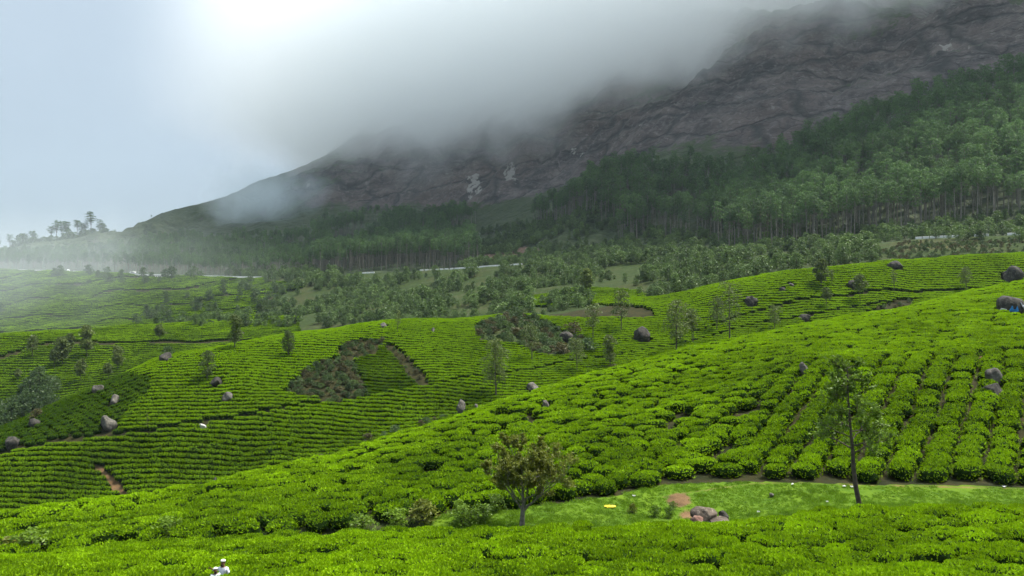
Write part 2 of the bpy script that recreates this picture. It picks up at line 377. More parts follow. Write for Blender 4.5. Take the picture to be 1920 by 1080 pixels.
def mountain_material():
    b = NB('mountain_rock'); p = b.pos()
    at = b.attr('surf'); sp = b.n('ShaderNodeSeparateColor'); b.l(at.outputs['Color'], sp.inputs[0])
    mp = b.n('ShaderNodeMapping'); mp.inputs['Scale'].default_value = (0.03, 0.03, 0.085); mp.inputs['Rotation'].default_value = (0, R(35), 0)
    b.l(p, mp.inputs['Vector'])
    n1 = b.noise(1.0, 8, mp.outputs[0], 0.68); n2 = b.noise(0.018, 5, p); n3 = b.noise(0.22, 6, p, 0.7); n4 = b.noise(0.008, 3, p)
    rock = b.mix(b.rng(n1, 0.36, 0.64), (0.022, 0.020, 0.021), (0.135, 0.110, 0.102))
    rock = b.mix(b.math('MULTIPLY', b.rng(n4, 0.45, 0.62), 0.55), rock, (0.088, 0.058, 0.046))
    rock = b.mix(b.math('MULTIPLY', b.rng(n3, 0.54, 0.70), 0.7), rock, (0.23, 0.21, 0.195))
    mp2 = b.n('ShaderNodeMapping'); mp2.inputs['Scale'].default_value = (0.016, 0.016, 0.045); mp2.inputs['Rotation'].default_value = (0, R(28), R(20))
    wp = b.n('ShaderNodeVectorMath'); wp.operation = 'ADD'; wn = b.n('ShaderNodeTexNoise', Scale=0.035, Detail=4); b.l(p, wn.inputs['Vector'])
    ws = b.n('ShaderNodeVectorMath'); ws.operation = 'SCALE'; ws.inputs['Scale'].default_value = 34.0; b.l(wn.outputs['Color'], ws.inputs[0]); b.l(p, wp.inputs[0]); b.l(ws.outputs[0], wp.inputs[1]); b.l(wp.outputs[0], mp2.inputs['Vector'])
    vo = b.n('ShaderNodeTexVoronoi', Scale=0.7); vo.feature = 'DISTANCE_TO_EDGE'; b.l(mp2.outputs[0], vo.inputs['Vector'])
    vo2 = b.n('ShaderNodeTexVoronoi', Scale=2.6); vo2.feature = 'DISTANCE_TO_EDGE'; b.l(mp2.outputs[0], vo2.inputs['Vector'])
    crack = b.math('MINIMUM', b.rng(vo.outputs['Distance'], 0.0, 0.07), b.rng(vo2.outputs['Distance'], 0.0, 0.08, 0.62, 1.0))
    mp3 = b.n('ShaderNodeMapping'); mp3.inputs['Scale'].default_value = (0.16, 0.16, 0.012); b.l(p, mp3.inputs['Vector']); n5 = b.noise(1.0, 5, mp3.outputs[0], 0.6)
    rock = b.mix(b.math('MULTIPLY', b.rng(n5, 0.52, 0.68), 0.55), rock, (0.028, 0.027, 0.030))
    rock = b.mix(b.math('MULTIPLY', b.rng(n5, 0.44, 0.30), 0.45), rock, (0.155, 0.140, 0.135))
    rock = b.mix(crack, (0.026, 0.025, 0.024), rock)
    veg = b.mix(b.rng(n3, 0.3, 0.7), (0.014, 0.028, 0.009), (0.046, 0.064, 0.020))
    geo = b.n('ShaderNodeNewGeometry'); sn = b.n('ShaderNodeSeparateXYZ'); b.l(geo.outputs['Normal'], sn.inputs[0])
    f = b.math('ADD', sp.outputs['Blue'], b.math('MULTIPLY', b.math('SUBTRACT', n2, 0.5), 1.7))
    f = b.math('ADD', f, b.math('MULTIPLY', b.math('SUBTRACT', n3, 0.5), 1.3))
    f = b.math('ADD', f, b.math('MULTIPLY', b.math('SUBTRACT', sn.outputs['Z'], 0.72), 1.2))
    c = b.mix(b.rng(f, 0.42, 0.62), rock, veg)
    pale = b.rng(b.math('ADD', sp.outputs['Green'], b.math('MULTIPLY', b.math('SUBTRACT', n5, 0.5), 3.2)), 0.72, 0.92)
    c = b.mix(pale, c, (0.24, 0.225, 0.205))
    soil = b.rng(b.math('ADD', sp.outputs['Red'], b.math('MULTIPLY', b.math('SUBTRACT', n3, 0.5), 0.8)), 0.45, 0.6)
    c = b.mix(soil, c, (0.11, 0.072, 0.05))
    b.l(c, b.p.inputs['Base Color']); b.p.inputs['Roughness'].default_value = 0.8
    b.p.inputs['Specular IOR Level'].default_value = 0.25
    bp = b.n('ShaderNodeBump', Strength=0.6, Distance=3.0)
    b.l(b.math('ADD', b.math('ADD', n1, b.math('MULTIPLY', n3, 0.5)), b.math('MULTIPLY', crack, 0.8)), bp.inputs['Height']); b.l(bp.outputs[0], b.p.inputs['Normal'])
    return b.m

def boulder_material(name, lo, hi, lich):
    b = NB(name); t = b.n('ShaderNodeTexCoord').outputs['Object']
    n1 = b.noise(0.9, 6, t, 0.65); n2 = b.noise(3.5, 6, t, 0.7)
    c = b.mix(b.rng(n1, 0.35, 0.65), lo, hi)
    c = b.mix(b.math('MULTIPLY', b.rng(n2, 0.55, 0.7), 0.7), c, lich)
    b.l(c, b.p.inputs['Base Color']); b.p.inputs['Roughness'].default_value = 0.9
    b.p.inputs['Specular IOR Level'].default_value = 0.2
    bp = b.n('ShaderNodeBump', Strength=0.7, Distance=0.12); b.l(n2, bp.inputs['Height']); b.l(bp.outputs[0], b.p.inputs['Normal'])
    return b.m
M_ROCKD = boulder_material('dark_boulder_rock', (0.022, 0.021, 0.019), (0.072, 0.066, 0.056), (0.16, 0.155, 0.125))
M_ROCKG = boulder_material('grey_boulder_rock', (0.045, 0.042, 0.036), (0.15, 0.138, 0.115), (0.27, 0.26, 0.22))
M_ROCKW = boulder_material('pale_boulder_rock', (0.32, 0.31, 0.29), (0.58, 0.57, 0.54), (0.66, 0.65, 0.62))
M_ROCKR = boulder_material('reddish_boulder_rock', (0.08, 0.045, 0.035), (0.28, 0.16, 0.12), (0.34, 0.29, 0.25))
M_ROCKB = boulder_material('brown_grey_rock', (0.050, 0.040, 0.032), (0.17, 0.135, 0.105), (0.30, 0.26, 0.21))
M_ASPH = plain('asphalt', (0.06, 0.06, 0.058), 0.9, 0.3, 1.5)
M_WHITE = plain('white_painted_concrete', (0.80, 0.80, 0.78), 0.7, 0.15, 0.8)
M_CONC = plain('weathered_concrete', (0.33, 0.32, 0.29), 0.9, 0.35, 1.0)

# ------------------------------------------------------------------ regions given as outlines on the land
P_GULLY1 = [(533, 735), (555, 706), (600, 676), (625, 664), (662, 664), (682, 700), (692, 742), (640, 750)]
P_GULLY2 = [(622, 660), (645, 636), (690, 627), (722, 632), (704, 650), (672, 662)]
P_GULLY3 = [(718, 631), (748, 640), (818, 716), (800, 724), (765, 692), (735, 656)]
P_THICK = [(885, 604), (960, 590), (1012, 594), (1052, 614), (1100, 640), (1064, 668), (1012, 662), (970, 640), (900, 637)]
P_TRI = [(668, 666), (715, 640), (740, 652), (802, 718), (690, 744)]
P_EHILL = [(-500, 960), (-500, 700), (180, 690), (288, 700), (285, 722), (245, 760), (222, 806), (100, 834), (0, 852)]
P_PATHL = [(158, 858), (192, 866), (240, 912), (250, 928), (222, 926), (192, 890)]
P_BANK = [(990, 570), (1080, 566), (1215, 572), (1230, 592), (1100, 594), (1000, 590)]
P_SCRUBR = [(1560, 605), (1600, 588), (1680, 560), (1720, 560), (1700, 580), (1620, 600)]

def surf_fields(px, d, idx, py):
    """per-point ground cover: grass, bare soil, scrub"""
    g = np.zeros(px.shape); s = np.zeros(px.shape); b = np.zeros(px.shape)
    t = (idx == Z('A3'))
    g[t] = sstep(700, 930, px[t])
    b[t] = np.maximum(b[t], 1 - sstep(700, 900, px[t]))
    b[idx <= 1] = 0.7
    # worn track along the back of the terrace and the orange bare patch
    dl = np.abs(py - np.interp(px, [1150, 1280, 1400, 1480, 1600, 1920, 2400], [948, 925, 908, 905, 909, 917, 922]))
    s[t] = np.maximum(s[t], (0.58 * np.exp(-(dl / 2.2) ** 2) * (px > 1240))[t])
    s[t] = np.maximum(s[t], (1.5 * np.exp(-((px - 1272) / 22) ** 2 - ((py - 938) / 13) ** 2))[t])
    s[t] = np.maximum(s[t], (0.8 * np.exp(-((px - 1290) / 24) ** 2 - ((py - 965) / 12) ** 2))[t])
    c1 = np.exp(kcol(KD[Z('C1'):Z('C1') + 2], px.ravel())[0]).reshape(px.shape)
    s = np.maximum(s, sstep(1460, 1510, px) * np.exp(-((d - c1 - 1.1) / 1.0) ** 4) * (idx >= Z('C1')) * (idx <= Z('C1b')) * 0.75)
    s = np.maximum(s, 1.4 * np.exp(-((px - 1520) / 16) ** 2 - ((d - c1 - 0.6) / 1.6) ** 2))
    s = np.where(in_poly(px, py, P_PATHL) & (idx == Z('D1')), 0.8, s)
    s = np.where(in_poly(px, py, P_BANK) & (idx >= Z('D2')) & (idx <= Z('F1')), 0.16, s)
    b = np.where(in_poly(px, py, P_THICK) & (idx == Z('D2')), 1.0, b)
    b = np.where((idx == Z('C2')) | (idx == Z('V')) , 0.8, b)
    b = np.where((idx >= Z('D4')) & (idx < Z('Ra')) & (px > 500 + 260 * (fbm(px / 60, d / 25, 17, 3) - 0.5)), 1.0, b)
    b = np.where((idx == Z('D4')) | (idx == Z('F1')), 1.0, b)
    # bare banks under the road at the right
    s = np.maximum(s, 0.40 * np.exp(-((px - 1740) / 110) ** 4 - ((py - 460) / 12) ** 4) * (idx >= Z('D4')) * (idx < Z('Ra')))
    return g, s, b

def mountain_fields(px, d, idx, py):
    soil = np.zeros(px.shape); pale = np.zeros(px.shape)
    kd = kcol(KD, px.ravel()); dm2 = np.exp(kd[IM2]).reshape(px.shape); dm3 = np.exp(kd[IM3]).reshape(px.shape)
    veg = 1.0 - sstep(-30, 50, d - dm2)
    veg = np.maximum(veg, 0.85 * (1 - sstep(420, 760, px)))
    veg = np.where((d > dm3 * 0.97), np.maximum(veg, 0.55), veg)
    veg = veg - 0.35 * np.exp(-(((px - 1300) / 240) ** 2) - (((py - 260) / 110) ** 2))
    for (cx, cyy, rx, ry, a) in ((890, 368, 20, 24, 1.0), (958, 352, 14, 16, 0.95), (1078, 358, 8, 8, 0.9), (1105, 350, 9, 9, 0.95), (1203, 290, 5, 9, 1.0),
                                (1178, 318, 5, 7, 0.9), (1085, 300, 16, 9, 0.7), (1236, 332, 9, 4, 0.85), (1775, 95, 18, 10, 0.85), (1820, 118, 6, 12, 0.85),
                                (577, 372, 6, 7, 0.8), (1840, 45, 10, 6, 0.75), (345, 413, 8, 3, 0.75)):
        pale = np.maximum(pale, a * np.exp(-(((px - cx) / rx) ** 4) - (((py - cyy) / ry) ** 4)))
    soil = np.exp(-((px - 960) / 70) ** 4 - ((py - 484) / 10) ** 4) * 0.8
    soil = np.maximum(soil, 0.5 * np.exp(-((px - 1820) / 150) ** 4 - ((py - 432) / 8) ** 4))
    return soil, pale, veg

def sheet(name, pxs, tt, dlo, dhi, mat, fields):
    """one sheet of land between two distances along each bearing"""
    n, m = len(pxs), len(tt)
    lo = np.log(dlo(pxs)); hi = np.log(dhi(pxs))
    LD = lo[:, None] + (hi - lo)[:, None] * tt[None, :]
    P = np.repeat(pxs[:, None], m, 1); D = np.exp(LD)
    z, idx, py = ground(P, D, True)
    V = np.stack([(P - 960) / F * D, D, z], -1).reshape(-1, 3)
    I = np.arange(n * m).reshape(n, m)
    Fc = np.stack([I[:-1, :-1], I[1:, :-1], I[1:, 1:], I[:-1, 1:]], -1).reshape(-1, 4)
    me = mesh_from(name, V, Fc, [mat], smooth=True)
    a, b, c = fields(P, D, idx, py)
    colr = np.stack([a, b, c, np.ones_like(a)], -1).reshape(-1, 4).astype(np.float32)
    at = me.color_attributes.new('surf', 'FLOAT_COLOR', 'POINT'); at.data.foreach_set('color', np.clip(colr, 0, 1).ravel())
    return link(name, me)

def road_d(p): return np.exp(kcol(KD[IR:IR + 2], np.asarray(p, float))[0]) + 8.0
t1 = np.unique(np.concatenate([np.linspace(0, 0.5, 60), np.linspace(0.5, 1, 420)]))
g_o = sheet('ground', np.arange(-860, 2781, 8.0), t1, lambda p: np.full(p.shape, 2.0), lambda p: road_d(p), ground_material(), surf_fields)
tag(g_o, 'tea estate ground of soil, short grass and scrub between the fields', 'ground', kind='structure')
t2 = np.unique(np.concatenate([np.linspace(0, 0.62, 330), np.linspace(0.62, 1, 50)]))
pm = np.unique(np.concatenate([np.arange(-860, -60, 12.0), np.arange(-60, 1981, 4.0), np.arange(1980, 2781, 12.0)]))
m_o = sheet('mountain', pm, t2, lambda p: road_d(p), lambda p: np.full(p.shape, 3600.0), mountain_material(), mountain_fields)
tag(m_o, 'bare dark granite mountain rising into the cloud', 'mountain', kind='structure')

# ------------------------------------------------------------------ plants: leaves, bushes, trees
def leaf_quads(rng, P, N, L, W, up=0.4, spread=0.9):
    """rhombic leaves at points P around outward directions N"""
    n = len(P); L = np.broadcast_to(L, n)[:, None] * rng.uniform(0.7, 1.3, (n, 1)); W = L * W
    A = N * 0.6 + rng.normal(0, spread, (n, 3)); A[:, 2] += up
    A /= np.linalg.norm(A, axis=1)[:, None] + 1e-9
    B = N + rng.normal(0, 0.5, (n, 3)); S = np.cross(A, B); S /= np.linalg.norm(S, axis=1)[:, None] + 1e-9
    V = np.stack([P - A * L * 0.3, P + A * L * 0.2 + S * W * 0.5, P + A * L * 0.75, P + A * L * 0.2 - S * W * 0.5], 1).reshape(-1, 3)
    return V, np.arange(4 * n).reshape(n, 4)

def tubes(paths, sides=5):
    """tapered tubes: list of (points, radii)"""
    VV, FF, off = [], [], 0
    for pts, rad in paths:
        pts = np.asarray(pts, float); k = len(pts)
        tg = np.gradient(pts, axis=0); tg /= np.linalg.norm(tg, axis=1)[:, None] + 1e-9
        ref = np.where(np.abs(tg[:, 2:3]) > 0.9, np.array([[1.0, 0, 0]]), np.array([[0, 0, 1.0]]))
        u = np.cross(tg, ref); u /= np.linalg.norm(u, axis=1)[:, None] + 1e-9; v = np.cross(tg, u)
        a = np.arange(sides) * 2 * math.pi / sides
        ring = pts[:, None] + (u[:, None] * np.cos(a)[None, :, None] + v[:, None] * np.sin(a)[None, :, None]) * np.asarray(rad)[:, None, None]
        VV.append(ring.reshape(-1, 3))
        for i in range(k - 1):
            for j in range(sides):
                FF.append((off + i * sides + j, off + i * sides + (j + 1) % sides, off + (i + 1) * sides + (j + 1) % sides, off + (i + 1) * sides + j))
        off += k * sides
    return np.concatenate(VV), FF

def bush_mesh(name, seed, nleaf, leaf, rings=7, seg=14, height=1.0, rad=1.0, mats=None, power=5.5, tonetop=0.55):
    """flat-topped clipped bush: leafy shell over an inner mass, short stems below"""
    rng = np.random.default_rng(seed); ph = rng.uniform(0, 6.28, 6)
    def shape(rho, th):
        r = rad * (1 + 0.10 * np.sin(2 * th + ph[0]) + 0.08 * np.sin(3 * th + ph[1]) + 0.06 * np.sin(5 * th + ph[2]))
        x = rho * r * np.cos(th); y = rho * r * np.sin(th)
        z = height * (0.30 + 0.70 * (np.clip(1 - rho ** power, 0, 1)) ** 0.6)
        z = z + height * 0.09 * (vnoise(x * 2.2 + seed, y * 2.2, seed) - 0.5) * (1 - rho * 0.5) + height * 0.08 * (vnoise(x * 5 + seed, y * 5, seed + 5) - 0.5)
        return np.stack([x, y, z], -1)
    # inner mass
    rr = np.linspace(0.02, 1, rings); tt = np.arange(seg) * 2 * math.pi / seg
    g = shape(np.repeat(rr[:, None], seg, 1), np.repeat(tt[None, :], rings, 0)) * np.array([0.93, 0.93, 0.93])
    skirt = g[-1] * np.array([0.62, 0.62, 0]) + np.array([0, 0, 0.04])
    V = np.concatenate([g.reshape(-1, 3), skirt]); I = np.arange(len(V)).reshape(rings + 1, seg)
    Fc = [(I[i, j], I[i, (j + 1) % seg], I[i + 1, (j + 1) % seg], I[i + 1, j]) for i in range(rings) for j in range(seg)]
    Fc.append(tuple(I[0, ::-1])); Fc = [tuple(int(q) for q in f)[::-1] for f in Fc]
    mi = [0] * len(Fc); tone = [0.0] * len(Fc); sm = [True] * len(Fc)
    # leaves
    rho = np.sqrt(rng.uniform(0, 1, nleaf)) ** 0.8; th = rng.uniform(0, 6.283, nleaf)
    P = shape(rho, th); e = 0.02
    du = shape(np.clip(rho + e, 0, 1.02), th) - P; dv = shape(rho, th + e) - P
    N = np.cross(du, dv); N /= np.linalg.norm(N, axis=1)[:, None] + 1e-9; N[N[:, 2] < 0] *= -1
    side = rho > 0.88; P[side, 2] -= rng.uniform(0, 0.5, side.sum()) * height
    N[side] = np.stack([np.cos(th[side]), np.sin(th[side]), np.full(side.sum(), 0.35)], -1)
    LV, LF = leaf_quads(rng, P, N, leaf, 0.5, 0.55, 0.6)
    LF = LF + len(V); V = np.concatenate([V, LV]); Fc += [tuple(int(q) for q in f) for f in LF]
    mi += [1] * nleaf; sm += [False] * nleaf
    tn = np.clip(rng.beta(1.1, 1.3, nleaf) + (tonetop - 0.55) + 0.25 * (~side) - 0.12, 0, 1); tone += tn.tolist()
    # a few woody stems
    st = [([(rng.uniform(-.12, .12), rng.uniform(-.12, .12), -0.25), (math.cos(a) * .22 * rad, math.sin(a) * .22 * rad, 0.25 * height), (math.cos(a) * .5 * rad, math.sin(a) * .5 * rad, 0.6 * height)], (0.05, 0.035, 0.02)) for a in rng.uniform(0, 6.28, 4)]
    SV, SF = tubes(st, 4); SF = [tuple(int(q + len(V)) for q in f) for f in SF]
    V = np.concatenate([V, SV]); Fc += SF; mi += [2] * len(SF); tone += [0] * len(SF); sm += [True] * len(SF)
    return mesh_from(name, V, Fc, mats or [M_TEACORE, M_TEA, M_TEASTEM], mi, sm, tone)

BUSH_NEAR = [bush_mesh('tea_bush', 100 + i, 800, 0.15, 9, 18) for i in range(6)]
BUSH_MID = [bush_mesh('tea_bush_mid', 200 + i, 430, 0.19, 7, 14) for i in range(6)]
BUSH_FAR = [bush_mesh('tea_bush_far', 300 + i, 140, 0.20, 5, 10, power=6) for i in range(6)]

def scatter(name, label, cat, P, rotz, scale, tint, sources, tilt=None, group=None, seed=1):
    """a mass of plants: one object whose points carry the plants"""
    n = len(P)
    me = bpy.data.meshes.new(name); me.from_pydata(np.asarray(P, float).tolist(), [], [])
    def at(nm, typ, arr, key):
        a = me.attributes.new(nm, typ, 'POINT'); a.data.foreach_set(key, np.ascontiguousarray(arr).ravel())
    rot = np.zeros((n, 3), np.float32); rot[:, 2] = rotz
    if tilt is not None: rot[:, :2] = tilt
    sca = np.asarray(scale, np.float32)
    if sca.ndim == 1: sca = np.repeat(sca[:, None], 3, 1)
    at('rot', 'FLOAT_VECTOR', rot, 'vector'); at('sca', 'FLOAT_VECTOR', sca, 'vector')
    at('tint', 'FLOAT', np.asarray(tint, np.float32), 'value')
    at('vid', 'INT', np.random.default_rng(seed).integers(0, len(sources), n).astype(np.int32), 'value')
    o = link(name, me); tag(o, label, cat, group, 'stuff')
    ng = bpy.data.node_groups.new(name, 'GeometryNodeTree')
    ng.interface.new_socket('Geometry', in_out='INPUT', socket_type='NodeSocketGeometry')
    ng.interface.new_socket('Geometry', in_out='OUTPUT', socket_type='NodeSocketGeometry')
    N = ng.nodes.new; gi = N('NodeGroupInput'); go = N('NodeGroupOutput')
    ins = N('GeometryNodeInstanceOnPoints'); ng.links.new(gi.outputs[0], ins.inputs['Points'])
    jn = N('GeometryNodeJoinGeometry')
    for src in sources:
        objs = src if isinstance(src, (list, tuple)) else [src]
        j2 = N('GeometryNodeJoinGeometry')
        for q in objs:
            oi = N('GeometryNodeObjectInfo'); oi.transform_space = 'ORIGINAL'; oi.inputs['Object'].default_value = q
            ng.links.new(oi.outputs['Geometry'], j2.inputs[0])
        g2 = N('GeometryNodeGeometryToInstance'); ng.links.new(j2.outputs[0], g2.inputs[0]); ng.links.new(g2.outputs[0], jn.inputs[0])
    ng.links.new(jn.outputs[0], ins.inputs['Instance'])
    ins.inputs['Pick Instance'].default_value = True
    def na(nm, typ):
        q = N('GeometryNodeInputNamedAttribute'); q.data_type = typ; q.inputs['Name'].default_value = nm
        return [s for s in q.outputs if s.enabled and s.name == 'Attribute'][0]
    ng.links.new(na('vid', 'INT'), ins.inputs['Instance Index'])
    er = N('FunctionNodeEulerToRotation'); ng.links.new(na('rot', 'FLOAT_VECTOR'), er.inputs[0]); ng.links.new(er.outputs[0], ins.inputs['Rotation'])
    ng.links.new(na('sca', 'FLOAT_VECTOR'), ins.inputs['Scale'])
    ng.links.new(ins.outputs[0], go.inputs[0])
    md = o.modifiers.new('plants', 'NODES'); md.node_group = ng
    return o

def slope_tilt(x, y):
    e = 0.6
    zx = (gz(x + e, y) - gz(x - e, y)) / (2 * e); zy = (gz(x, y + e) - gz(x, y - e)) / (2 * e)
    return zx, zy

RNG = np.random.default_rng(7)

def jitter_grid(x0, x1, y0, y1, sx, sy, ang=0.0, jit=0.25, rng=RNG):
    """staggered grid turned by ang (the rows run along the turned y axis)"""
    c, s = math.cos(ang), math.sin(ang); cx, cyy = (x0 + x1) / 2, (y0 + y1) / 2
    r = math.hypot(x1 - x0, y1 - y0) / 2
    u, v = np.meshgrid(np.arange(-r, r, sx), np.arange(-r, r, sy), indexing='ij')
    v = v + (np.arange(u.shape[0]) % 2)[:, None] * sy / 2
    u = u + rng.uniform(-jit, jit, u.shape) * sx; v = v + rng.uniform(-jit, jit, v.shape) * sy
    x = cx + u * c + v * s; y = cyy - u * s + v * c
    k = (x >= x0) & (x <= x1) & (y >= y0) & (y <= y1)
    return x[k], y[k]

def rows(x0, x1, y0, y1, pitch, along, a=0.7, b=0.7, c=0.0, wig=0.35, jit=0.16, rng=RNG, seed=5):
    """points along planting rows that follow the slope"""
    xs = np.arange(x0, x1, along); ys = np.arange(y0, y1, 0.3)
    X = np.repeat(xs[:, None], len(ys), 1); Y = np.repeat(ys[None, :], len(xs), 0)
    PXX = np.clip(960 + X / Y * F, -850, 2770)
    zz = ground(PXX, Y)
    phi = a * Y + b * zz + c * X + wig * 2 * (fbm(X / 11, Y / 11, seed, 2) - 0.5)
    phi = np.maximum.accumulate(phi, axis=1)
    ox, oy, od = [], [], []
    for i in range(len(xs)):
        k = np.arange(math.ceil(phi[i, 0] / pitch), math.floor(phi[i, -1] / pitch)) * pitch
        yy = np.interp(k, phi[i], ys)
        ox.append(np.full(len(k), xs[i])); oy.append(yy)
    x = np.concatenate(ox); y = np.concatenate(oy)
    x = x + rng.uniform(-jit, jit, len(x)) * along * 2; y = y + rng.normal(0, 0.05, len(y))
    return x, y

def info(x, y):
    px = 960 + x / y * F
    ok = (px > -820) & (px < 2740); px = np.clip(px, -840, 2760)
    z, idx, py = ground(px, y, True)
    return px, py, z, idx, ok

CLEAR = []                                     # (x, y, radius) kept free of bushes
def free(x, y):
    k = np.ones(len(x), bool)
    for cx, cyy, r in CLEAR: k &= (x - cx) ** 2 + (y - cyy) ** 2 > r * r
    return k
def dknot(name, px): return np.exp(kcol(KD[Z(name):Z(name) + 2], px)[0])

# ------------------------------------------------------------------ boulders (their places are kept clear of bushes)
def boulder_mesh(name, seed, w_, h_, dp, mat, sub=4, rough=0.16, cuts=5):
    rng = np.random.default_rng(seed)
    bm = bmesh.new(); bmesh.ops.create_icosphere(bm, subdivisions=sub, radius=1.0)
    nn = rng.normal(0, 1, (cuts, 3)); nn /= np.linalg.norm(nn, axis=1)[:, None]; off = rng.uniform(0.50, 0.86, cuts)
    V = np.array([v.co[:] for v in bm.verts])
    for k in range(cuts):
        q = V @ nn[k]; ex = np.maximum(q - off[k], 0); V = V - nn[k] * (ex * 0.95)[:, None]
    n1 = fbm(V[:, 0] * 1.4 + V[:, 2] * 0.9 + seed, V[:, 1] * 1.4 - V[:, 2] * 0.7, seed, 4) - 0.5
    n2 = fbm(V[:, 0] * 5 + V[:, 2] * 3 + seed, V[:, 1] * 5 - V[:, 2] * 4, seed + 3, 3, True) - 0.5
    V = V * (1 + rough * 2 * n1 + rough * 0.55 * n2)[:, None]
    V = V * np.array([w_ / 2, dp / 2, h_ / 2])
    for v, c in zip(bm.verts, V): v.co = c
    return bm_mesh(name, bm, [mat], True)

BOULDERS = [  # px, centre row, width px, height px, hill lines, rock, label
 (1508, 686, 30, 27, 'B2', 'C2', M_ROCKG, 'rounded grey boulder below the bare soil patch on the upper path', 11),
 (1866, 698, 46, 32, 'B2', 'C1', M_ROCKG, 'pale cracked boulder among tall tea rows, upper of the pair', 12),
 (1868, 726, 62, 26, 'B2', 'C1', M_ROCKD, 'low dark boulder just below the pale cracked boulder', 13),
 (1900, 508, 64, 34, 'D1', 'D4', M_ROCKD, 'long dark rock outcrop behind the painted boulder at the field crest', 15),
 (1680, 493, 44, 15, 'D2', 'D4', M_ROCKD, 'dark flat boulder near the top edge of the upper tea field', 16),
 (1410, 561, 40, 20, 'D2', 'D4', M_ROCKD, 'dark slanting boulder on the left edge of the upper field', 17),
 (1468, 540, 22, 10, 'D2', 'D4', M_ROCKD, 'small dark boulder above the slanting one, nearer of two', 18),
 (1484, 532, 20, 9, 'D2', 'D4', M_ROCKD, 'small dark boulder above the slanting one, farther of two', 19),
 (1598, 529, 28, 14, 'D2', 'D4', M_ROCKD, 'dark boulder beside a thin tree in the upper field', 20),
 (1510, 591, 36, 9, 'D1', 'D4', M_ROCKD, 'low dark rock slab between the tea rows under the field path', 21),
 (1203, 621, 54, 32, 'D1', 'D4', M_ROCKD, 'large dark humped boulder above the sunlit field line', 22),
 (1062, 627, 44, 18, 'D2', 'D4', M_ROCKD, 'dark rock ledge at the right end of the thicket', 23),
 (864, 755, 26, 25, 'V', 'D2', M_ROCKG, 'round grey boulder in the hollow behind the near hill crest', 24),
 (893, 759, 16, 9, 'V', 'D2', M_ROCKG, 'small grey rock right of the round hollow boulder', 25),
 (1000, 721, 44, 17, 'V', 'D2', M_ROCKG, 'pale slanting rock slab just behind the near hill crest', 26),
 (1022, 753, 24, 9, 'C1', 'C2', M_ROCKG, 'flat grey rock showing among bushes on the near hill', 27),
 (425, 739, 38, 12, 'D2', 'D4', M_ROCKG, 'low grey-brown slab in the bright middle field', 28),
 (200, 787, 46, 26, 'D2', 'D4', M_ROCKG, 'grey domed rock beside the edge of the dark tea slope', 29),
 (22, 822, 40, 36, 'D2', 'D4', M_ROCKD, 'tall dark craggy rock at the foot of the dark tea slope', 30),
 (64, 789, 34, 16, 'D2', 'D4', M_ROCKD, 'dark boulder under a shrub on the dark tea slope', 31),
 (213, 744, 32, 15, 'D2', 'D4', M_ROCKG, 'grey rock in the middle of the dark tea slope', 32),
 (182, 724, 32, 18, 'D2', 'D4', M_ROCKG, 'rugged rock on the skyline of the dark tea slope', 33),
 (308, 664, 34, 20, 'D2', 'D4', M_ROCKD, 'dark boulder overhung by a shrub on the ridge left of the bright field', 34),
 (405, 711, 40, 12, 'D2', 'D4', M_ROCKD, 'dark flat rocks under the round tree in the bright field', 35),
 (718, 607, 20, 9, 'D2', 'D4', M_ROCKG, 'small grey rock on the bright ridge above the gully', 36),
 (812, 615, 15, 8, 'D2', 'D4', M_ROCKG, 'small grey rock in the field right of the bright ridge', 37),
 (378, 796, 27, 6, 'D1', 'D4', M_ROCKW, 'flat white rock slab on the long field path', 38),
 (402, 897, 12, 9, 'C2', 'D2', M_ROCKG, 'small pale stone on the crest behind the near bushes', 39),
 (1447, 927, 17, 11, 'A3', 'B2', M_ROCKG, 'small grey stone lying on the grass terrace', 40),
]
def put_boulder(px, pyc, wpx, hpx, zl, zh, mat, label, seed, name='boulder', grp=None, sink=0.30):
    x, d, zg = locate(px, pyc + hpx * 0.5, zl, zh)
    wm = wpx / F * d; hm = hpx / F * d * 0.56; wm *= 0.64
    zc = zof(pyc, d)
    top = zc + hm * 0.5; bot = min(zc - hm * 0.8, zg - 0.15 * hm); zc = (top + bot) / 2      # sunk into the ground
    me = boulder_mesh(name, seed, wm * 0.98, (top - bot), wm * 0.9, mat, 4, 0.22, 8)
    o = link(name, me, loc=(x, d + wm * 0.15, zc), rot=(0, 0, 0))
    tag(o, label, 'boulder', grp)
    CLEAR.append((x, d + wm * 0.15, wm * 0.48 + 0.15))
    return o
for b_ in BOULDERS: put_boulder(*b_)

